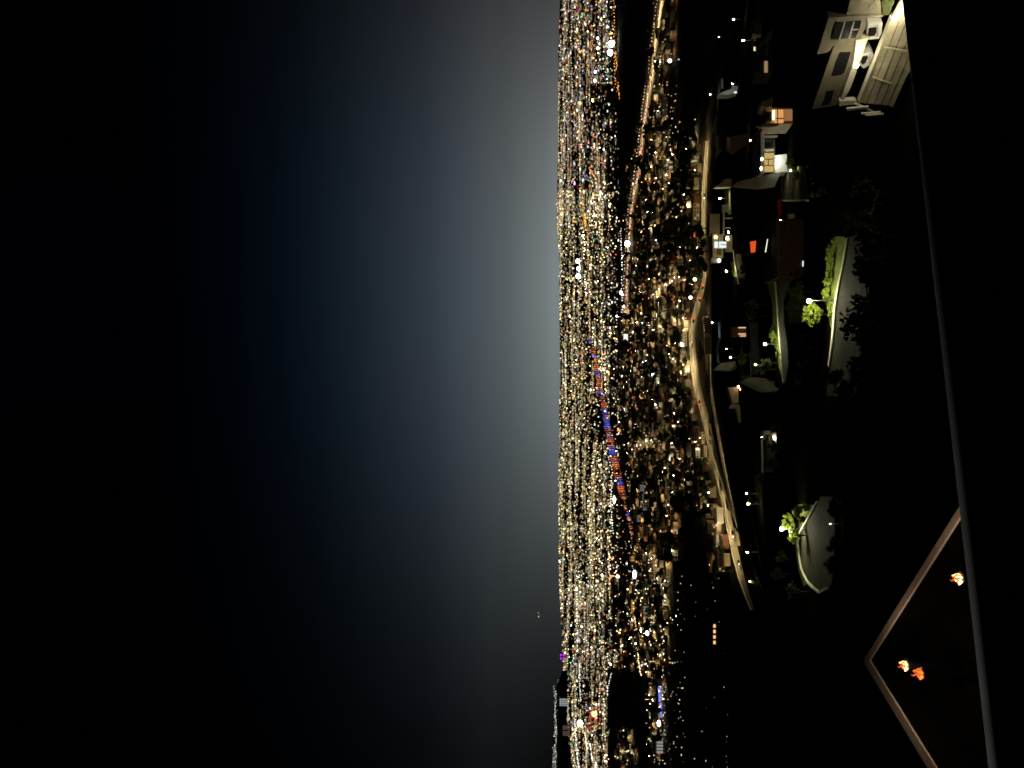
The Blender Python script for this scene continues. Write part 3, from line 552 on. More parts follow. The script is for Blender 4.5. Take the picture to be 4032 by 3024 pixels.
block('shop_building', 'orange and cream shop beside the end of the pylon row', 'shop', 2480, 2505, 2190, 2212, 'tan', lw6, 2, 1)
b = block('warehouse', 'white lit warehouse with striped front near the bottom edge of the photo', 'warehouse', 2578, 2622, 2905, 2968, 'white', lw1, 5, 1)
b2 = block('warehouse', 'long warehouse with blue light strips along its front', 'warehouse', 2592, 2612, 2700, 2828, 'grey', lw1, 8, 1)
for i, (a, c) in enumerate(((2702, 2762), (2776, 2812))):
    s = b2.location.y / F; MB().box((-((a + c) / 2 - 2764) * s, -1.2, 12 * s * (1.3 - .5 * i)), ((c - a) * s, .5, 4 * s)).build('light_strip', lw7, b2)
for i, (x0, x1, y0, y1) in enumerate(((2515, 2545, 1908, 1935), (2526, 2550, 1945, 1975), (2528, 2552, 1985, 2010), (2505, 2530, 2028, 2056), (2520, 2532, 1975, 2026))):
    block('store_building', f'{("pale tall", "pale square", "pale wide", "bright low", "narrow grey")[i]} block in the cool lit shopping yard past the pylons', 'store', x0, x1, y0, y1, 'grey', lw8, 3, 1)
block('greenhouse', 'ribbed grey shed roof beside the straight avenue', 'shed', 2520, 2540, 770, 830, 'grey', None)
block('store_building', 'pale blue lit store end touching the avenue', 'store', 2487, 2500, 1098, 1136, 'white', lw8, 1, 1)
block('store_building', 'grey lit store roof beyond the warehouse yard', 'store', 2528, 2556, 2385, 2420, 'grey', lw8, 3, 1)
block('store_building', 'pale wall of a store at the dark hill edge', 'store', 2608, 2632, 2345, 2385, 'white', lw8, 1, 1)
block('house', 'house front with red-orange light below the avenue', 'house', 2716, 2740, 910, 945, 'tan', em('porch_red', (1, .2, .05), .8), 1, 2)
block('house', 'house front with four small orange lit openings on the dark slope', 'house', 2806, 2822, 2455, 2540, 'roofd', em('porch_orange', (1, .55, .25), 1.2), 4, 1, .3, Y=500)

# ------------------------------------------------------------------ airliner low over the horizon
P = at(2120, 2421, 6200); t = thing('airplane', 'small airliner with lit nose and tail lights flying above the horizon', 'airplane', P, .15)
MB().tube([(-22, 0, 0), (-18, 0, 0), (12, 0, 0), (24, 0, 1.5)], [.5, 2, 2, .3], 10).build('fuselage', 'carw', t)
MB().prism([(-2, -17, -.5), (4, -1, -.5), (9, -1, -.5), (4, -17, -.5)], (0, 0, .5)).prism([(-2, 17, -.5), (4, 1, -.5), (9, 1, -.5), (4, 17, -.5)], (0, 0, .5)).build('wing', 'carw', t)
MB().prism([(18, 0, 1), (24, 0, 8), (27, 0, 8), (24, 0, 1)], (0, .4, 0)).build('tail_fin', 'carw', t)
MB().ball((-14, -2, -2), (6, 2, 3)).build('landing_light', em('landing_lamp', (1, .9, .7), 1.2, False), t)
MB().ball((18, -1, 2), (4, 2, 4)).build('tail_lamp', em('nav_lamp', (1, .45, .15), .9, False), t)
MB().ball((2, -2, -6), (3, 2, 3)).build('belly_lamp', em('belly_lamp', (1, .6, .4), .5, False), t)

# ------------------------------------------------------------------ cars on the avenue and freeway
def car_proto(body, lamp, nm):
    t = thing('car', 'car', 'car')
    MB().prism([(-2.2, -.9, .3), (-2.2, -.9, .8), (-1.5, -.9, .9), (-.8, -.9, 1.45), (.9, -.9, 1.45), (1.6, -.9, .95), (2.2, -.9, .85), (2.2, -.9, .3)], (0, 1.8, 0)).build('body', body, t)
    for a in (-1.35, 1.35):
        for b in (-.85, .85): MB().tube([(a, b - .1, .33), (a, b + .1, .33)], .33, 10).build('wheel', 'black', t)
    for b in (-.6, .6): MB().box((-2.25, b, .75), (.3, .5, .35)).build(nm, lamp, t)
    return t
CA, CB = car_proto('card', 'tail', 'tail_light'), car_proto('carw', 'head', 'headlight')
cu = set()
def put_car(A, B, y, k, red, where):
    a = (avx(y, A), y); b = (avx(y, B), y); p = G(a[0] + (b[0] - a[0]) * k, y, .35); q = G(avx(y + 12, A) + (b[0] - a[0]) * k, y + 12, .35); v = q - p; pr = CA if red else CB
    lab = f'car with {"red tail lights" if red else "white headlights"} on the {where}'; gp = f'cars with {"red tail lights" if red else "white headlights"} on the {where}'; rz = math.atan2(-v.y, -v.x) if v.y < 0 else math.atan2(v.y, v.x)
    rz = rz if red else rz + math.pi
    if pr.name not in cu: cu.add(pr.name); pr.location = p; pr.rotation_euler.z = rz; pr['label'] = lab; pr['group'] = gp
    else: dup(pr, p, rz, lab, gp, 1.15)
for y, k, r_ in ((264, .6, 1), (427, .8, 1), (505, .3, 1), (590, .7, 1), (615, .8, 1), (690, .9, 1), (760, .3, 0), (800, .6, 1), (845, .4, 0), (888, .5, 0), (905, .7, 1), (930, .3, 0), (985, .5, 0), (1010, .6, 0), (1050, .4, 1), (1085, .5, 0), (1110, .6, 0)): put_car(AL, AR, y, k, r_, 'straight avenue')
for y, k, r_ in ((1130, .5, 1), (1180, .6, 1), (1262, .4, 1), (1357, .3, 0), (1585, .2, 1), (2100, .75, 1), (2125, .8, 0), (2215, .7, 1), (2232, .75, 0), (770, .5, 0)): put_car(FL, FR, y, k, r_, 'curved freeway')

# ------------------------------------------------------------------ hillside: roads, kerbs, banks
K1 = [(3412, 745), (3388, 800), (3366, 860), (3345, 929), (3340, 970), (3333, 1011), (3315, 1098), (3302, 1166), (3293, 1235), (3289, 1294), (3281, 1367), (3270, 1440), (3255, 1560)]
E1 = [(3470, 745), (3450, 800), (3428, 880), (3415, 929), (3412, 975), (3408, 1011), (3412, 1098), (3418, 1166), (3408, 1235), (3404, 1303), (3398, 1385), (3390, 1440), (3370, 1560)]
struct(ribbon('hill_road', K1, E1, 'asphalt', .1, 60, 5))
tag(wall_along(K1[3:-1], .5, .9, 50).build('kerb_wall', 'kerb'), 'broad pale kerb along the lamp-lit hill road nearest the camera', 'kerb')
tag(wall_along([(3421, 1130), (3420, 1170), (3412, 1215)], .3, .3, 14).build('kerb_wall', 'kerb'), 'short pale kerb on the near edge of the hill road, partly behind dark trees', 'kerb')
struct(ribbon('grass_bank', [(3290, 930), (3262, 1010), (3250, 1090), (3250, 1166), (3262, 1235), (3272, 1290)], [(3341, 930), (3328, 1011), (3310, 1098), (3297, 1166), (3288, 1235), (3284, 1290)], 'grass', .12, 24, 4))
K2 = [(3052, 1060), (3056, 1110), (3062, 1190), (3069, 1276), (3075, 1355), (3081, 1425), (3088, 1505)]
E2 = [(3122, 1060), (3114, 1110), (3086, 1190), (3090, 1276), (3102, 1355), (3105, 1425), (3096, 1505)]
struct(ribbon('hill_street', K2, E2, 'asphalt', .1, 40, 4)); tag(wall_along(K2[1:], .45, .8, 44).build('kerb_wall', 'kerb'), 'long thin pale kerb of the middle hill street beside a green bank', 'kerb')
struct(ribbon('grass_bank', [(3018, 1092), (3024, 1130), (3040, 1180), (3045, 1270), (3030, 1300), (3040, 1355), (3062, 1380), (3066, 1440), (3080, 1490)], [(3052, 1092), (3054, 1130), (3060, 1180), (3066, 1270), (3068, 1300), (3071, 1355), (3076, 1380), (3080, 1440), (3086, 1490)], 'grass', .12, 30, 3))
struct(ribbon('hill_street', [(2950, 1270), (2955, 1340), (2957, 1400), (2955, 1475)], [(2985, 1270), (2986, 1340), (2990, 1400), (2984, 1475)], 'asphalt', .1, 20, 3)); tag(wall_along([(2953, 1390), (2956, 1430), (2958, 1480)], .25, .5, 12).build('kerb_wall', 'kerb'), 'short pale kerb of the side street by the round green tree', 'kerb')
K3 = [(3232, 1955), (3223, 1977), (3198, 2023), (3172, 2066), (3152, 2100), (3145, 2134), (3150, 2189), (3160, 2243), (3182, 2289), (3207, 2314), (3231, 2333), (3264, 2316)]
E3 = [(3285, 1955), (3288, 1990), (3290, 2030), (3290, 2066), (3290, 2100), (3288, 2134), (3286, 2189), (3284, 2243), (3280, 2280), (3276, 2296), (3272, 2306), (3267, 2314)]
struct(ribbon('turning_circle', K3, E3, 'asphalt', .1, 44, 5)); tag(wall_along(K3[1:], .5, .55, 60).build('kerb_wall', 'kerb'), 'curved pale kerb round the lamp-lit turning circle', 'kerb')
struct(ribbon('grass_bank', [(3140, 1985), (3146, 2030), (3138, 2075), (3132, 2120), (3136, 2180), (3146, 2250), (3168, 2310)], [(3214, 1988), (3194, 2030), (3166, 2075), (3146, 2120), (3148, 2180), (3158, 2250), (3180, 2296)], 'grass', .12, 24, 3))
K4 = [(3088, 655), (3082, 700), (3079, 740), (3074, 788)]; E4 = [(3165, 655), (3178, 700), (3180, 740), (3186, 788)]
struct(ribbon('driveway', K4, E4, 'drive', .1, 20, 4)); tag(wall_along(K4, .2, .35, 16).build('kerb_wall', 'kerb'), 'kerb along the pale driveway below the modern house', 'kerb'); tag(wall_along([(3074, 789), (3125, 791), (3172, 788), (3186, 790)], .8, .4, 16).build('low_wall', 'kerb'), 'low pale wall closing the end of the driveway', 'wall')
struct(ribbon('hill_street', [(2896, 1000), (2900, 1040), (2906, 1075), (2910, 1118)], [(2920, 1000), (2928, 1040), (2936, 1075), (2932, 1118)], 'asphalt', .1, 14, 3)); tag(wall_along([(2874, 756), (2876, 826)], .4, 1.2, 10).build('kerb_wall', 'kerb'), 'yellowish kerb under the upper hillside lamp beside the freeway', 'kerb')
tag(wall_along([(2888, 985), (2894, 1040), (2902, 1080), (2908, 1115)], .3, 1.1, 14).build('kerb_wall', 'kerb'), 'yellow lit kerb by the lamp below the pale terrace house', 'kerb')
struct(ribbon('grass_bank', [(2852, 745), (2856, 800), (2868, 845)], [(2876, 745), (2880, 800), (2880, 845)], 'grass', .12, 10, 3)); struct(ribbon('grass_bank', [(2875, 1030), (2880, 1060), (2888, 1090)], [(2894, 1030), (2900, 1060), (2905, 1090)], 'grass', .12, 10, 2))
struct(ribbon('car_park', [(3012, 1700), (3013, 1780), (3012, 1860)], [(3054, 1700), (3054, 1780), (3046, 1860)], 'asphalt', .1, 20, 4)); tag(wall_along([(3003, 1730), (3006, 1800), (3006, 1865)], .7, .5, 16).build('low_wall', 'kerb'), 'long low wall along the small lamp-lit car park', 'wall')

# hillside lamps: (head px, head py, foot px, kind, globe size, label)
HL = [(2889, 76, 2935, 'white', .75, 'white lamp highest on the slope near the top edge of the photo'), (2831, 145, 2868, 'white', .5, 'small white lamp farther down the slope near the top edge'), (2928, 158, 2975, 'warm', .8, 'yellow-white lamp in front of an orange wall near the top edge'), (2797, 371, 2832, 'cool', .5, 'greenish lamp beside the pale lit canopy'),
      (2884, 330, 2912, 'cool', .45, 'small greenish lamp added above the pale canopy to light it'), (2905, 545, 2945, 'warm', .8, 'yellow-white lamp in front of the brick house'), (2955, 552, 2985, 'cool', .4, 'small cool lamp beside the brick house'), (2836, 781, 2872, 'warm', 1.1, 'bright lamp by the yellowish kerb next to the freeway'), (3073, 867, 3105, 'amber', .5, 'amber lamp on the corner of the dark brown house'), (2861, 1068, 2896, 'warm', 1.1, 'bright lamp below the pale terrace house'),  # the small greenish canopy lamp is added to light the canopy roof
      (2804, 1270, 2840, 'cool', .7, 'cool white lamp by the freeway retaining wall'), (3014, 1355, 3068, 'white', 1.0, 'lamp on a thin pole over the middle hill street'), (2877, 1407, 2920, 'white', .75, 'white ball lamp next to the round green tree'), (2981, 1436, 2996, 'warm', .45, 'small low yellow lamp at the end of the side street'), (3190, 1183, 3284, 'white', 1.15, 'lamp on the tall pole above the bright tree and nearest hill road'),
      (3000, 1721, 3030, 'warm', .3, 'slim lamp post at the small car park'), (2940, 1943, 2980, 'white', .6, 'smaller white lamp of the pair among dark trees beyond the turning circle'), (2949, 1985, 2996, 'warm', 1.1, 'larger glowing lamp of the pair among dark trees beyond the turning circle'), (2945, 2175, 2985, 'warm', .75, 'lamp beside the left part of the freeway'), (2953, 2289, 2985, 'warm', .75, 'lamp with green tree at the last stretch of the freeway'),
      (3082, 2083, 3165, 'white', 1.25, 'lamp among palm fronds at the turning circle'), (3292, 2063, 3312, 'white', .14, 'low white lamp near the turning circle, alone in the dark'), (3124, 672, 3142, 'warm', .22, 'tiny low lamp added to light the bush at the top of the driveway'), (2861, 1373, 2884, 'amber', .35, 'tiny amber lamp near the round green tree')]  # the tiny driveway lamp is added to light the bush
for hx, hy, fx, kd, gs, lab in HL:
    g = G(fx, hy); top = at(hx, hy, g.y); h = max(2.0, top.z - g.z); r = .36 * gs
    t = thing('street_lamp', lab, 'street lamp', g, rh.uniform(-.6, .6))
    MB().tube([(0, 0, -.6), (0, 0, h * .6), (0, 0, h)], [.11, .09, .06]).build('pole', 'steel', t)
    MB().ball((0, -.1, h + r * .6), r, 0, 2).build('globe', 'h_' + kd, t)
    MB().tube([(0, 0, h + r * 1.55), (0, 0, h + r * 1.9)], [r * .8, r * .2], 10).build('lamp_cap', 'steel', t)

# hillside plants
def plant(name, px, py, h, r, n, size, mat, label, cat='tree', group=None, clumps=8, dz=0):
    g = G(px, py); t = thing(name, label, cat, g, 0, group)
    if cat == 'tree': tree_mesh(h, r, n, size, mat, clumps, False, t)
    else:
        MB().tube([(0, 0, -.4), (.1, .1, h * .6)], [.06, .03], 5).build('stem', 'bark', t); MB().leaves((0, 0, h * .5), (r, r, h * .5), n, size, rt, 0, clumps).build('foliage', mat, t)
    return t
plant('tree', 3264, 1238, 5.2, 2.7, 1300, .24, 'leaf', 'bright yellow-green round tree right under the tall pole lamp', clumps=26)
plant('tree', 2960, 1412, 6.2, 2.6, 700, .4, 'leaf', 'round green tree lit by the white ball lamp')
plant('tree', 3000, 1965, 6.5, 2.6, 500, .4, 'leaf', 'green tree lit by the pair of lamps beyond the turning circle')
plant('tree', 2985, 2302, 7, 2.8, 500, .5, 'leaf', 'green tree beside the lamp at the last stretch of the freeway')
for i, (px, py, h, r, lab) in enumerate(((3156, 2118, 3.4, 1.9, 'leafy green bush right below the turning circle lamp'), (3172, 2040, 2.4, 1.5, 'low green bush beside the pale kerb of the turning circle'), (3188, 2005, 2.2, 1.5, 'green bush at the far end of the turning circle kerb'), (3132, 640, 2.8, 1.9, 'yellow-green bush glowing at the top of the driveway'), (3150, 690, 1.6, 1.2, 'small pale bush at the near edge of the driveway'), (3290, 1030, 1.6, 1.8, 'low grassy bush at the far end of the bright bank'), (3284, 1100, 1.8, 2.0, 'low grassy bush in the middle of the bright bank'), (3274, 1150, 1.6, 1.6, 'low grassy bush at the lamp end of the bright bank'), (3052, 1110, 2.2, 1.6, 'green bush at the top end of the middle hill street'), (3060, 1325, 2.6, 2.2, 'green bush beside the middle hill street lamp'), (3072, 1400, 1.6, 1.4, 'low green bush past the middle hill street lamp'))):
    plant('bush', px, py, h, r, 520, .2, 'leaf', lab, 'bush')
for i in range(10):
    u = i / 9; plant('shrub', 3288 - 26 * math.sin(u * 3) + rt.uniform(-8, 12), 950 + 290 * u, rt.uniform(.7, 1.3), rt.uniform(.7, 1.2), 160, .16, 'leaf', 'small clump of weeds on the bright green bank by the nearest hill road', 'shrub', 'weed clumps on the bright bank')
# palm beside the turning circle lamp
g = G(3172, 2108); t = thing('palm_tree', 'small palm with drooping green fronds beside the turning circle lamp', 'palm tree', g)
MB().tube([(0, 0, -.5), (.1, 0, 2), (0, 0, 3.6)], [.2, .15, .12]).build('trunk', 'bark', t)
mb = MB()
for k in range(16):
    a = k * .9; e = .9 - (k % 4) * .28; pts = [Vector((math.cos(a) * q * 2.3, math.sin(a) * q * 2.3, 3.6 + math.sin(e) * q * 1.6 - q * q * 1.5)) for q in (0, .25, .5, .75, 1)]
    for i in range(4):
        u = (pts[i + 1] - pts[i]).normalized(); w = u.cross(Vector((0, 0, 1))).normalized()
        for s in (-1, 1):
            for j in (0, .5): p = pts[i].lerp(pts[i + 1], j); mb.add([p, p + u * .3, p + u * .45 + w * s * .5 - Vector((0, 0, .2))], [(0, 1, 2)])
mb.build('frond', 'leaf', t)
plant('tree', 3152, 2056, 5.0, 2.7, 900, .22, 'leaf', 'spreading green tree lit by the turning circle lamp', clumps=22)
plant('tree', 3176, 2012, 3.4, 2.2, 500, .26, 'leaf', 'smaller dim green tree at the far end of the turning circle kerb')
DT = [(3400, 800, 5), (3395, 850, 5.5), (3404, 890, 5), (3410, 755, 5), (3392, 1450, 5), (3380, 1500, 5), (3385, 1540, 5.5), (3452, 930, 5), (3448, 985, 4.6), (3446, 1040, 5), (3442, 1085, 4.4), (3440, 1240, 6), (3436, 1275, 6.2), (3452, 1330, 5), (3450, 1400, 5), (3144, 1150, 5.5), (3140, 1190, 6), (3135, 1220, 6), (3130, 1250, 5), (3140, 1310, 3.5), (3150, 1370, 3.6), (3150, 1430, 3.8), (3140, 1490, 4.5), (3206, 640, 4.4), (3210, 680, 4.2), (3212, 720, 4.2), (3216, 760, 4), (3205, 610, 4), (3082, 1690, 4), (3086, 1760, 4.6), (3076, 1830, 5), (3040, 1880, 6), (3062, 1430, 5.5), (3055, 1455, 6), (3020, 1245, 8), (3016, 1200, 8), (2985, 1490, 7), (3120, 2200, 5), (3115, 2260, 6), (3130, 2330, 6), (2960, 1060, 6), (2960, 1110, 6), (3300, 2150, 4), (3303, 2230, 4.4), (3300, 2000, 4)]
for i, (px, py, h) in enumerate(DT):
    px += 78 if px > 3380 else 45 if py > 1950 and px > 3200 else 55 if 3120 < px < 3250 else 0
    w = ('along the nearest hill road' if px > 3430 else 'below the driveway' if py < 800 else 'along the middle hill street' if py < 1520 else 'by the small car park' if py < 1900 else 'around the turning circle')
    plant('tree', px, py, h, h * .42, 260, .42, 'leafd', f'black leafy tree silhouette {w}', 'tree', f'dark trees {w}')

# ------------------------------------------------------------------ hillside houses, drawn on their own upright front planes
class Front:
    def __init__(s, p0, phi):
        s.p = Vector(p0); s.d = Vector((math.cos(phi), math.sin(phi), 0)); s.n = Vector((math.sin(phi), -math.cos(phi), 0))
        if s.n.dot(Vector((0, 0, CZ)) - s.p) < 0: s.n = -s.n
    def pt(s, px, py, off=0):
        r = Vector(ray(px, py)); o = Vector((0, 0, CZ)); q = s.p + s.n * off
        return o + r * ((q - o).dot(s.n) / r.dot(s.n))
    def slab(s, name, poly, off, th, mat, parent, mb=None):      # off: front face this far in front of the plane, th: thickness backwards
        b = mb or MB(); b.prism([s.pt(*q, off) for q in poly], s.n * -th)
        return b if mb is not None else b.build(name, mat, parent)
    def rect(s, name, x0, x1, y0, y1, off, th, mat, parent, mb=None): return s.slab(name, [(x0, y0), (x1, y0), (x1, y1), (x0, y1)], off, th, mat, parent, mb)
def hthing(name, label, cat): return thing(name, label, cat, (0, 0, 0))

# -- the big white house
a_, b_ = at(3195, 430, 100.0), at(3311, 130, 100 * 1015 / 1131.0)
FH = Front(a_, math.atan2(b_.y - a_.y, b_.x - a_.x))
wh = hthing('white_house', 'large white two-storey house with lit board wall in the top right corner of the photo', 'house')
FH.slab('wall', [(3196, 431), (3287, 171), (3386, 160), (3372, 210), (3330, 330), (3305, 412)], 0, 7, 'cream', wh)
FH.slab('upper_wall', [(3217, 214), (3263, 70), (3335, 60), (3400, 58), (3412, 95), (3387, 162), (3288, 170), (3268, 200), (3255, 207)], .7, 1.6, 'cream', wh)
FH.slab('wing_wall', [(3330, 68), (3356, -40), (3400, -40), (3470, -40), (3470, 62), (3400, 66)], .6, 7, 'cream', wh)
FH.slab('dark_porch', [(3412, 95), (3520, 60), (3500, 130), (3384, 405), (3318, 400), (3330, 345), (3372, 210)], -1.2, 5, 'deck', wh)
FH.slab('balcony_band', [(3372, 158), (3398, 155), (3420, 150), (3412, 168), (3388, 240), (3348, 350), (3320, 398), (3306, 412), (3325, 350), (3362, 240)], .9, .9, 'white', wh)
FH.slab('corner_post', [(3303, 408), (3306, 398), (3366, 395), (3374, 402), (3360, 412), (3306, 418)], 1.0, .6, 'white', wh)
FH.slab('dividing_wall', [(3262, 72), (3335, 64), (3472, 58), (3478, 62), (3470, 67), (3440, 68), (3340, 76), (3262, 82)], .86, .5, 'cream', wh)
w1 = FH.slab('window', [(3292, 90), (3392, 84), (3386, 108), (3368, 150), (3273, 156)], .82, .3, 'glass', wh)
for q in ([(3325, 88), (3329, 88), (3308, 154), (3304, 154)], [(3361, 86), (3366, 86), (3346, 152), (3341, 152)], [(3352, 117), (3380, 115), (3379, 118), (3351, 120)]): FH.slab('mullion', q, .9, .1, 'grey', w1)
FH.slab('window', [(3306, 209), (3350, 206), (3340, 240), (3325, 285), (3312, 296), (3274, 300)], .12, .3, 'glass', wh)
w3 = FH.slab('window', [(3254, 362), (3284, 358), (3276, 384), (3250, 388)], .12, .3, 'glass', wh); FH.slab('window', [(3248, 390), (3276, 386), (3270, 408), (3237, 412)], .12, .3, 'glass', wh)
FH.slab('window', [(3388, 15), (3420, 2), (3445, -40), (3380, -40)], .72, .3, 'roofg', wh); FH.slab('lit_pane', [(3445, 14), (3460, -2), (3470, -20), (3452, -20)], .8, .1, 'w_yellow', wh); FH.slab('lit_pane', [(3422, 36), (3446, 30), (3448, 18), (3432, 18)], .78, .1, em('pane_cream', (1, .9, .6), .35), wh)
FH.slab('dark_screen', [(3470, 10), (3520, -40), (3540, -40), (3500, 60), (3478, 60)], .8, .2, 'leafd', wh)
# lower board wall with grooves and battens
lw = FH.slab('board_wall', [(3384, 405), (3512, 78), (3560, -10), (3640, -10), (3640, 200), (3570, 300), (3515, 425), (3500, 415)], 1.3, .5, 'wallw', wh)
for (p, q) in (((3409, 412), (3538, 85)), ((3436, 420), (3566, 90)), ((3463, 425), (3580, 140)), ((3490, 425), (3585, 205))):
    FH.slab('groove', [p, q, (q[0] + 2.4, q[1]), (p[0] + 2.4, p[1])], 1.33, .04, 'roofd', lw)
for (p, q) in (((3483, 186), (3575, 204)), ((3436, 305), (3512, 330))): FH.slab('batten', [p, q, (q[0], q[1] + 5), (p[0], p[1] + 5)], 1.55, .22, 'wallw', lw)
FH.slab('wall_coping', [(3380, 405), (3509, 78), (3513, 78), (3385, 406)], 1.5, .8, 'kerb', lw)
for i, q in enumerate(([(3365, 411), (3375, 409), (3452, 447), (3448, 452)], [(3334, 428), (3420, 420), (3420, 426), (3334, 438)], [(3392, 448), (3468, 441), (3468, 446), (3394, 453)], [(3408, 455), (3480, 449), (3480, 457), (3424, 459)])): FH.slab('deck_rail', q, 2.2 + .2 * i, .2, 'white', wh)
for nm, q in (('porch_bench', [(3420, 97), (3475, 92), (3472, 130), (3460, 152), (3420, 156), (3412, 140)]), ('porch_bench', [(3398, 212), (3432, 205), (3440, 218), (3420, 258), (3400, 270), (3384, 255)])):
    bt = hthing('patio_heater' if 0 else 'parked_car', ('white car parked under the big white house, beside its bright corner lamp' if q[0][1] < 150 else 'white car parked under the big white house, behind its middle lamp'), 'car')
    FH.slab('body', q, .5, 2, 'carw', bt); c = np.mean(np.array(q), axis=0)
    FH.slab('windscreen', [tuple((np.array(p) - c) * .55 + c - np.array([9, 0])) for p in q], .56, .3, 'glass', bt)
    FH.slab('bumper', [tuple((np.array(p) - c) * np.array([.12, .8]) + c + np.array([12, -2])) for p in q], .62, .3, 'grey', bt)
for px, py, r, st, lab in ((3371, 258, .24, 330, 'glaring porch lamp in the middle of the big white house'), (3524, 70, .26, 420, 'glaring corner lamp at the end of the board wall of the big white house')):
    c = FH.pt(px, py, 3.0); t = thing('wall_lamp', lab, 'wall lamp', c)
    MB().ball((0, 0, 0), r, 0, 2).build('globe', em('porch_lamp', (1, .88, .58), st), t); zb = float(H(c.x, c.y)) - c.z
    MB().tube([(0, 0, r), -FH.n * 2.3 + Vector((0, 0, r))], .022, 6).build('bracket', 'cream', t)

def front_at(px, py, phi=0.0): return Front(G(px, py), phi)
def simple(label, base, phi, walls, extra=(), name='house', cat='house'):
    f = front_at(*base, phi); t = hthing(name, label, cat)
    for nm, poly, off, th, mat in list(walls) + list(extra):
        f.slab(nm, [(p[0], p[1]) for p in poly], off, th, mat, t)
    return t, f
def rc(x0, x1, y0, y1): return [(x0, y0), (x1, y0), (x1, y1), (x0, y1)]
# modern house with yellow window
simple('modern house with white fascia, yellow window and white garage front above the driveway', (3100, 640), .0, [
    ('wall', rc(3000, 3052, 500, 680), -1.0, 8, 'roofd'), ('roof', rc(2996, 3010, 498, 682), 1.2, 10, 'kerb'), ('window', rc(3011, 3048, 602, 676), -.6, .3, 'w_yellow'),
    ('mullion', rc(3011, 3048, 625, 628), -.5, .12, 'black'), ('mullion', rc(3024, 3027, 625, 652), -.5, .12, 'black'), ('mullion', rc(3011, 3048, 650, 653), -.5, .12, 'black'),
    ('garage_front', [(3050, 612), (3098, 606), (3101, 676), (3050, 680)], .4, 5, 'white'), ('column', rc(3008, 3048, 586, 593), .6, .5, 'kerb'), ('column', rc(3004, 3062, 533, 540), .6, .5, 'kerb'), ('column', rc(2978, 3030, 497, 502), .6, .5, 'kerb'),
    ('soffit_lamp', rc(2997, 3003, 622, 630), 1.4, .2, em('soffit', (1, .9, .6), 14)), ('soffit_lamp', rc(2994, 3000, 658, 668), 1.4, .2, em('soffit', (1, .9, .7), 14)), ('lit_pane', rc(3044, 3056, 508, 515), -.6, .2, 'w_white'), ('lit_pane', rc(3060, 3068, 510, 515), -.6, .2, 'w_white'),
    ('floor_slab', [(3048, 682), (3075, 678), (3050, 735), (2985, 745), (2880, 735), (2905, 715)], 1.0, .5, 'roofg')])
simple('house with orange glowing windows and a tan gable beside the modern house', (3125, 450), .12, [
    ('wall', rc(3016, 3121, 424, 486), -.4, 7, 'tan'), ('gable', [(2996, 402), (3044, 383), (3040, 420), (3014, 422), (3000, 416)], .3, 5, 'tan'), ('window', rc(3051, 3085, 431, 483), .0, .3, 'w_orange'), ('mullion', rc(3060, 3064, 431, 483), .1, .1, 'brick'), ('mullion', rc(3051, 3085, 464, 468), .1, .1, 'brick'),
    ('glowing_wall', rc(3088, 3120, 430, 474), -.1, .3, em('wall_glow_orange', (1, .48, .2), .28)), ('dark_window', rc(3018, 3040, 440, 474), .0, .2, 'glass'), ('eave', [(2992, 500), (3012, 486), (3070, 484), (3066, 495), (3040, 499)], 1.4, 1.2, 'tan'), ('wall_lamp', rc(3042, 3050, 434, 470), .6, .2, em('porch_tube', (1, .66, .3), 6))])  # lamplight on the orange wall is put in as a weak glow
simple('house with grey gable trim and one orange lit strip near the top edge', (3062, 190), .25, [
    ('wall', rc(2978, 3042, 150, 285), -.5, 7, 'roofd'), ('gable_trim', [(3042, 110), (2990, 174), (2988, 180), (3015, 160), (3028, 160), (3040, 142)], .6, .6, 'grey'), ('fascia', rc(3013, 3025, 158, 216), .5, .5, 'grey'), ('fascia', rc(2967, 2979, 208, 285), .5, .5, 'grey'), ('lit_strip', rc(3010, 3023, 240, 284), .4, .3, em('fascia_glow', (1, .62, .32), .3)), ('lit_pane', rc(2968, 2975, 184, 199), .3, .2, em('pane_yellow', (1, .95, .5), .9))])  # orange strip: light on the fascia put in as a weak glow
simple('dark house with an orange side wall behind the yellow-white lamp', (3000, 120), .1, [('wall', [(2962, 84), (3008, 92), (2998, 138), (2965, 132)], 0, 6, 'tan'), ('side_wall', [(2935, 200), (2942, 168), (2948, 164), (2944, 198), (2938, 210)], .4, 3, 'brick'), ('white_post', rc(2958, 2966, 150, 178), .6, .3, 'white')])
simple('pale lit canopy roof with a white end wall below the avenue', (2905, 360), .3, [('roof', [(2826, 372), (2845, 362), (2880, 350), (2884, 336), (2906, 340), (2902, 362), (2870, 372)], .2, 4, 'white'), ('post', rc(2840, 2847, 310, 348), .2, .4, 'grey'), ('lit_pane', rc(2890, 2902, 360, 366), .3, .2, 'w_white')], name='canopy', cat='canopy')
simple('brick house with dark roof behind a yellow-white lamp', (2960, 570), -.25, [('wall', [(2866, 540), (2949, 524), (2952, 562), (2890, 606), (2862, 588)], -1.0, 6, 'brick'), ('end_wall', rc(2862, 2874, 540, 585), -.6, 3, 'tan')])
simple('house with a pale stepped fascia beside the brick house', (2850, 560), .1, [('fascia', rc(2816, 2822, 506, 570), .3, 3, 'grey'), ('fascia', rc(2822, 2830, 534, 600), .3, 3, 'grey'), ('gable', [(2820, 596), (2842, 590), (2818, 622)], .3, 3, 'grey'), ('wall', rc(2822, 2850, 506, 590), -.5, 6, 'roofd')])
simple('tan gabled house by the bright lamp next to the freeway', (2880, 722), .0, [('roof', [(2813, 736), (2862, 706), (2870, 722), (2858, 736)], .3, 5, 'tan'), ('wall', rc(2850, 2880, 704, 735), -.3, 5, 'tan')])
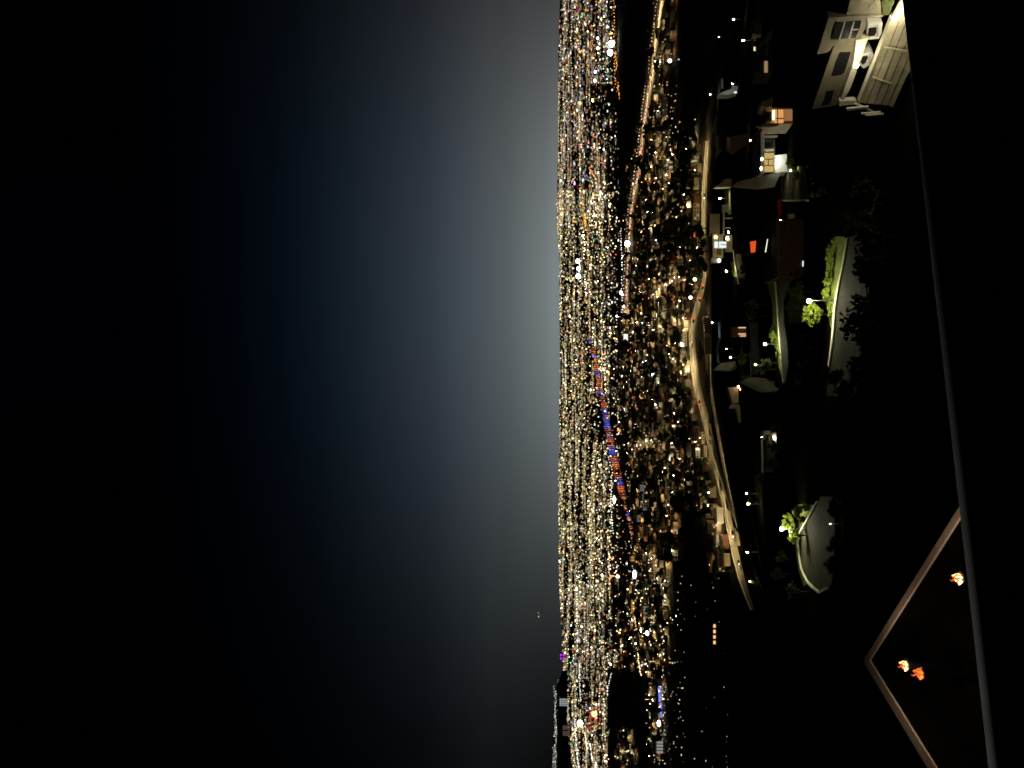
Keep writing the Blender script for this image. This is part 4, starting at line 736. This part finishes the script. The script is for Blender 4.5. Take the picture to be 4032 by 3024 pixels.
simple('pale terrace house with bright white windows and a flat front next to the freeway', (2888, 940), .0, [
    ('wall', rc(2794, 2834, 842, 921), 0, 8, 'tan'), ('wall', rc(2806, 2848, 921, 1014), .3, 8, 'tan'), ('window', rc(2813, 2860, 951, 976), .8, .3, 'w_white'), ('mullion', rc(2828, 2831, 951, 976), .9, .1, 'grey'), ('mullion', rc(2838, 2858, 962, 965), .9, .1, 'grey'),
    ('terrace_beam', rc(2847, 2853, 833, 926), 1.0, .5, 'white'), ('terrace_beam', rc(2853, 2884, 857, 861), 1.0, .5, 'white'), ('terrace_beam', rc(2856, 2876, 895, 899), 1.0, .5, 'white'), ('side_wall', rc(2846, 2868, 806, 832), .6, 3, 'white'), ('arch_door', rc(2824, 2840, 980, 1004), .5, .3, 'brick'), ('terrace_wall', rc(2858, 2884, 926, 990), .8, 3, 'tan'), ('wall_lamp', rc(2866, 2871, 911, 917), 1.2, .3, em('terrace_lamp', (1, .85, .4), 60)), ('wall_lamp', rc(2816, 2821, 930, 936), .8, .3, em('terrace_lamp', (1, .8, .4), 40)), ('wall_lamp', rc(2861, 2868, 934, 942), 1.2, .3, em('terrace_lamp', (1, .9, .6), 40)), ('end_lamp', rc(2827, 2837, 1021, 1030), 1.2, .4, em('end_lamp', (.9, 1, 1), 12)), ('base_wall', rc(2800, 2834, 1016, 1034), .6, 4, 'tan')])
simple('large dark brown house with a red glowing window', (3166, 960), .0, [
    ('wall', [(3066, 868), (3163, 862), (3164, 1076), (3150, 1090), (3066, 1084)], 0, 10, 'brown'), ('roof', [(3056, 860), (3070, 856), (3070, 1092), (3060, 1094)], .5, 12, 'roofd'), ('garage_door', rc(3105, 3130, 842, 860), .4, 1, 'tan'), ('upper_wall', rc(2950, 3056, 930, 1010), -4, 8, 'deck'), ('window', [(2955, 952), (2977, 948), (2974, 992), (2958, 994)], -3.6, .4, 'w_red'), ('tube_lamp', [(3022, 941), (3024, 942), (3016, 993), (3013, 992)], -3.4, .2, 'w_tube'), ('lit_pane', [(3160, 1028), (3172, 1024), (3171, 1046), (3160, 1050)], .3, .2, 'w_white'), ('red_door', [(3060, 790), (3076, 786), (3080, 840), (3066, 858)], .3, .5, 'red')])
simple('low house with three orange lit strips near the side street', (2945, 1306), .0, [('wall', rc(2880, 2938, 1288, 1324), -.5, 5, 'brick')] + [('lit_strip', rc(a, 2937, b, b + 4), .2, .2, em('strip_orange', (1, .68, .36), .9)) for a, b in ((2908, 1288), (2908, 1313), (2914, 1321))])
simple('low house with a wide dim roof beside the round green tree', (2905, 1440), .1, [('roof', [(2813, 1455), (2840, 1430), (2897, 1422), (2890, 1445), (2875, 1460)], .4, 5, 'roofg'), ('wall', rc(2860, 2900, 1430, 1456), -.4, 5, 'roofd')])
simple('house with a pale angled roof above the small car park', (3070, 1520), .15, [('roof', [(2926, 1497), (2956, 1485), (3016, 1490), (3068, 1534), (3012, 1537), (2971, 1518)], .3, 5, 'roofg'), ('wall', rc(3000, 3050, 1500, 1535), -1, 4, 'roofd')])
simple('tan house wall with two orange porch lamps below the freeway', (2915, 1555), .1, [('wall', [(2867, 1525), (2906, 1524), (2908, 1586), (2884, 1588)], 0, 5, 'tan'), ('wing_wall', [(2874, 1608), (2884, 1590), (2912, 1592), (2921, 1664), (2912, 1666), (2898, 1606)], .3, 3, 'tan'), ('porch_lamp', rc(2905, 2911, 1519, 1526), 1.5, .4, em('porch_o', (1, .5, .25), 22)), ('porch_lamp', rc(2914, 2924, 1529, 1537), 1.5, .4, em('porch_o', (1, .5, .25), 8))])
simple('white arched gatehouse at the small lamp-lit car park', (3056, 1712), .0, [('wall', rc(3006, 3058, 1698, 1712), -.2, 3, 'white'), ('arch', [(3007, 1732), (3004, 1712), (3012, 1698), (3034, 1696), (3036, 1704), (3016, 1708), (3012, 1732)], .3, .6, 'white'), ('end_wall', [(3038, 1698), (3050, 1694), (3048, 1726), (3042, 1726)], .6, .6, 'white'), ('side_wall', [(3050, 1716), (3062, 1690), (3068, 1720), (3060, 1750), (3054, 1740)], .2, .6, 'white')], name='gatehouse', cat='gatehouse')
tag(wall_along([(2775 + 18, 1250), (2800, 1330), (2802, 1395)], 6, .8, 20).build('retaining_wall', 'tan'), 'brown retaining wall under the freeway bend', 'retaining wall')
tag(wall_along([(2834, 1270), (2838, 1328), (2828, 1380), (2834, 1430)], 1.6, .3, 20).build('garden_fence', 'grey'), 'pale garden fence below the cool white lamp', 'fence')
# lamp that lights the gatehouse wall is the slim post; a second wall light on its end wall
t, f = simple('small white wall lamp on the gatehouse end wall', (3056, 1712), .0, [('lens', rc(3046, 3052, 1722, 1730), 1.0, .3, em('gate_lamp', (1, .93, .7), 45)), ('bracket', rc(3044, 3046, 1722, 1730), 1.0, .8, 'steel')], name='wall_lamp', cat='wall lamp')
# driveway light from the garage front
t, f = simple('lamp hidden under the eave that floods the white garage front', (3100, 640), .0, [('lens', rc(3058, 3064, 622, 629), 3.2, .3, em('garage_lamp', (.95, 1, .9), 260)), ('hood', rc(3054, 3058, 619, 632), 3.4, .8, 'steel')], name='wall_lamp', cat='wall lamp')

# ------------------------------------------------------------------ lower terrace with fire pits
TZ = 140.0
A, B_, C_ = onz(3410, 2602, TZ), onz(3800, 1985, TZ), onz(3690, 3060, TZ)
A2 = onz(3900, 1820, TZ); C2 = C_ + (C_ - A) * .6
tw = thing('terrace_wall', 'pale stone coped wall forming a pointed corner round the fire terrace', 'terrace wall')
def seg(p, q, w, h0, h1, over):
    d = (q - p); d.z = 0; d.normalize(); n = Vector((d.y, -d.x, 0)) * w / 2; e = d * over
    return [p - e - n + Vector((0, 0, h0)), q + e - n + Vector((0, 0, h0)), q + e + n + Vector((0, 0, h0)), p - e + n + Vector((0, 0, h0))], Vector((0, 0, h1 - h0))
for p, q, w in ((A, A2, .20), (A, C2, .34)):
    MB().prism(*seg(p, q, w, -.06, 0, .1 if w > .3 else -.12)).build('coping', 'coping', tw)
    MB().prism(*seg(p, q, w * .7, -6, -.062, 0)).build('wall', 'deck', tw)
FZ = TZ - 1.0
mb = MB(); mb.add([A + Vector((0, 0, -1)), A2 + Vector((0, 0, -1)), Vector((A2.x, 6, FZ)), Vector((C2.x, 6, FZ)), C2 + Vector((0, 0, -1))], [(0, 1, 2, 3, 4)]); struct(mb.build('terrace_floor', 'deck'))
def fire(px, py, z, k, mat, label, light):
    c = onz(px, py, z); t = thing('fire_pit', label, 'fire pit', (c.x, c.y, FZ))
    MB().tube([(0, 0, 0), (0, 0, z - FZ - .45), (0, 0, z - FZ - .3), (0, 0, z - FZ - .12)], [.08, .08, .10, .15], 18).build('bowl', 'black', t)
    mb = MB()
    for i in range(5):
        a = i * 1.3; r = .05 + .05 * (i % 2); b = Vector((math.cos(a) * r, math.sin(a) * r, z - FZ - .12)); h = k * (.17 - .025 * i)
        mb.tube([b, b + Vector((.01, 0, h * .3)), b + Vector((-.02 * i, .01, h * .65)), b + Vector((.01, 0, h))], [.025, .04 * k, .024 * k, .003], 8)
    mb.build('flame', mat, t, smooth=True); mb = MB()
    for i in range(6):
        a = i * 1.05 + .4; r = .07 * k; b = Vector((math.cos(a) * r, math.sin(a) * r, z - FZ - .1)); h = k * (.10 + .05 * (i % 3))
        mb.tube([b, b + Vector((.02, 0, h * .4)), b + Vector((-.03, .02, h * .7)), b + Vector((.02, -.02, h))], [.015, .022 * k, .013 * k, .002], 6)
    mb.build('flame_tongue', 'flamer', t, smooth=True)
    if light:
        ld = bpy.data.lights.new('fire_light', 'POINT'); ld.energy = light; ld.color = (1, .70, .48); ld.shadow_soft_size = .12
        lo = bpy.data.objects.new('fire_light', ld); COL.objects.link(lo); lo.parent = t; lo.location = (0, 0, z - FZ + .12)
fire(3762, 2275, TZ + .45, 1.1, 'flame', 'fire pit with one white-hot flame next to the near railing', 75)
fire(3552, 2618, TZ + .40, 1.1, 'flame', 'fire pit with a white-hot flame near the corner of the terrace wall', 75)
fire(3612, 2650, TZ + .28, 1.3, 'flameo', 'fire pit with a ragged orange flame just below the white-hot one', 20)

# ------------------------------------------------------------------ the viewer's own balcony and its railing
RZ = CZ - 1.0
p, q = onz(3572, 0, RZ), onz(3915, 3024, RZ); d = (q - p); p2, q2 = p - d * .5, q + d * .5
bl = thing('balcony_railing', 'grey tubular balcony railing crossing the right side of the photo close to the camera', 'railing')
MB().tube([p2, q2], .0115, 24).build('top_rail', 'rail', bl, smooth=True)
dn = d.normalized(); n2 = Vector((dn.y, -dn.x, 0)); n2 = n2 if n2.y < 0 else -n2
MB().prism([p2 + Vector((0, 0, -.012)), q2 + Vector((0, 0, -.012)), q2 + Vector((0, 0, -1.0)), p2 + Vector((0, 0, -1.0))], n2 * .02).build('panel', 'black', bl)
for k in (.05, .5, .95): c = p2.lerp(q2, k); MB().tube([c + Vector((0, 0, -1.05)), c + Vector((0, 0, -.02))], .016, 10).build('post', 'black', bl)
bw = thing('wall_lamp', 'unseen globe lamp added on a bracket at the railing end to light the rail', 'wall lamp', q2 + Vector((0, .05, 0)))  # lamp out of view, added to brighten the near rail
MB().tube([(0, 0, -1.05), (0, 0, 1.2), (0, .12, 1.3)], .02, 8).build('bracket', 'black', bw); MB().ball((0, .16, 1.36), .05, 0, 2).build('globe', em('added_rail_lamp', (1, .97, .92), 75), bw)
mb = MB(); e = n2 * 6; z = Vector((0, 0, -1.05)); mb.prism([p2 + z - n2 * .08, q2 + z - n2 * .08, q2 + z + e, p2 + z + e], (0, 0, -.25)); struct(mb.build('balcony_floor', 'deck'))
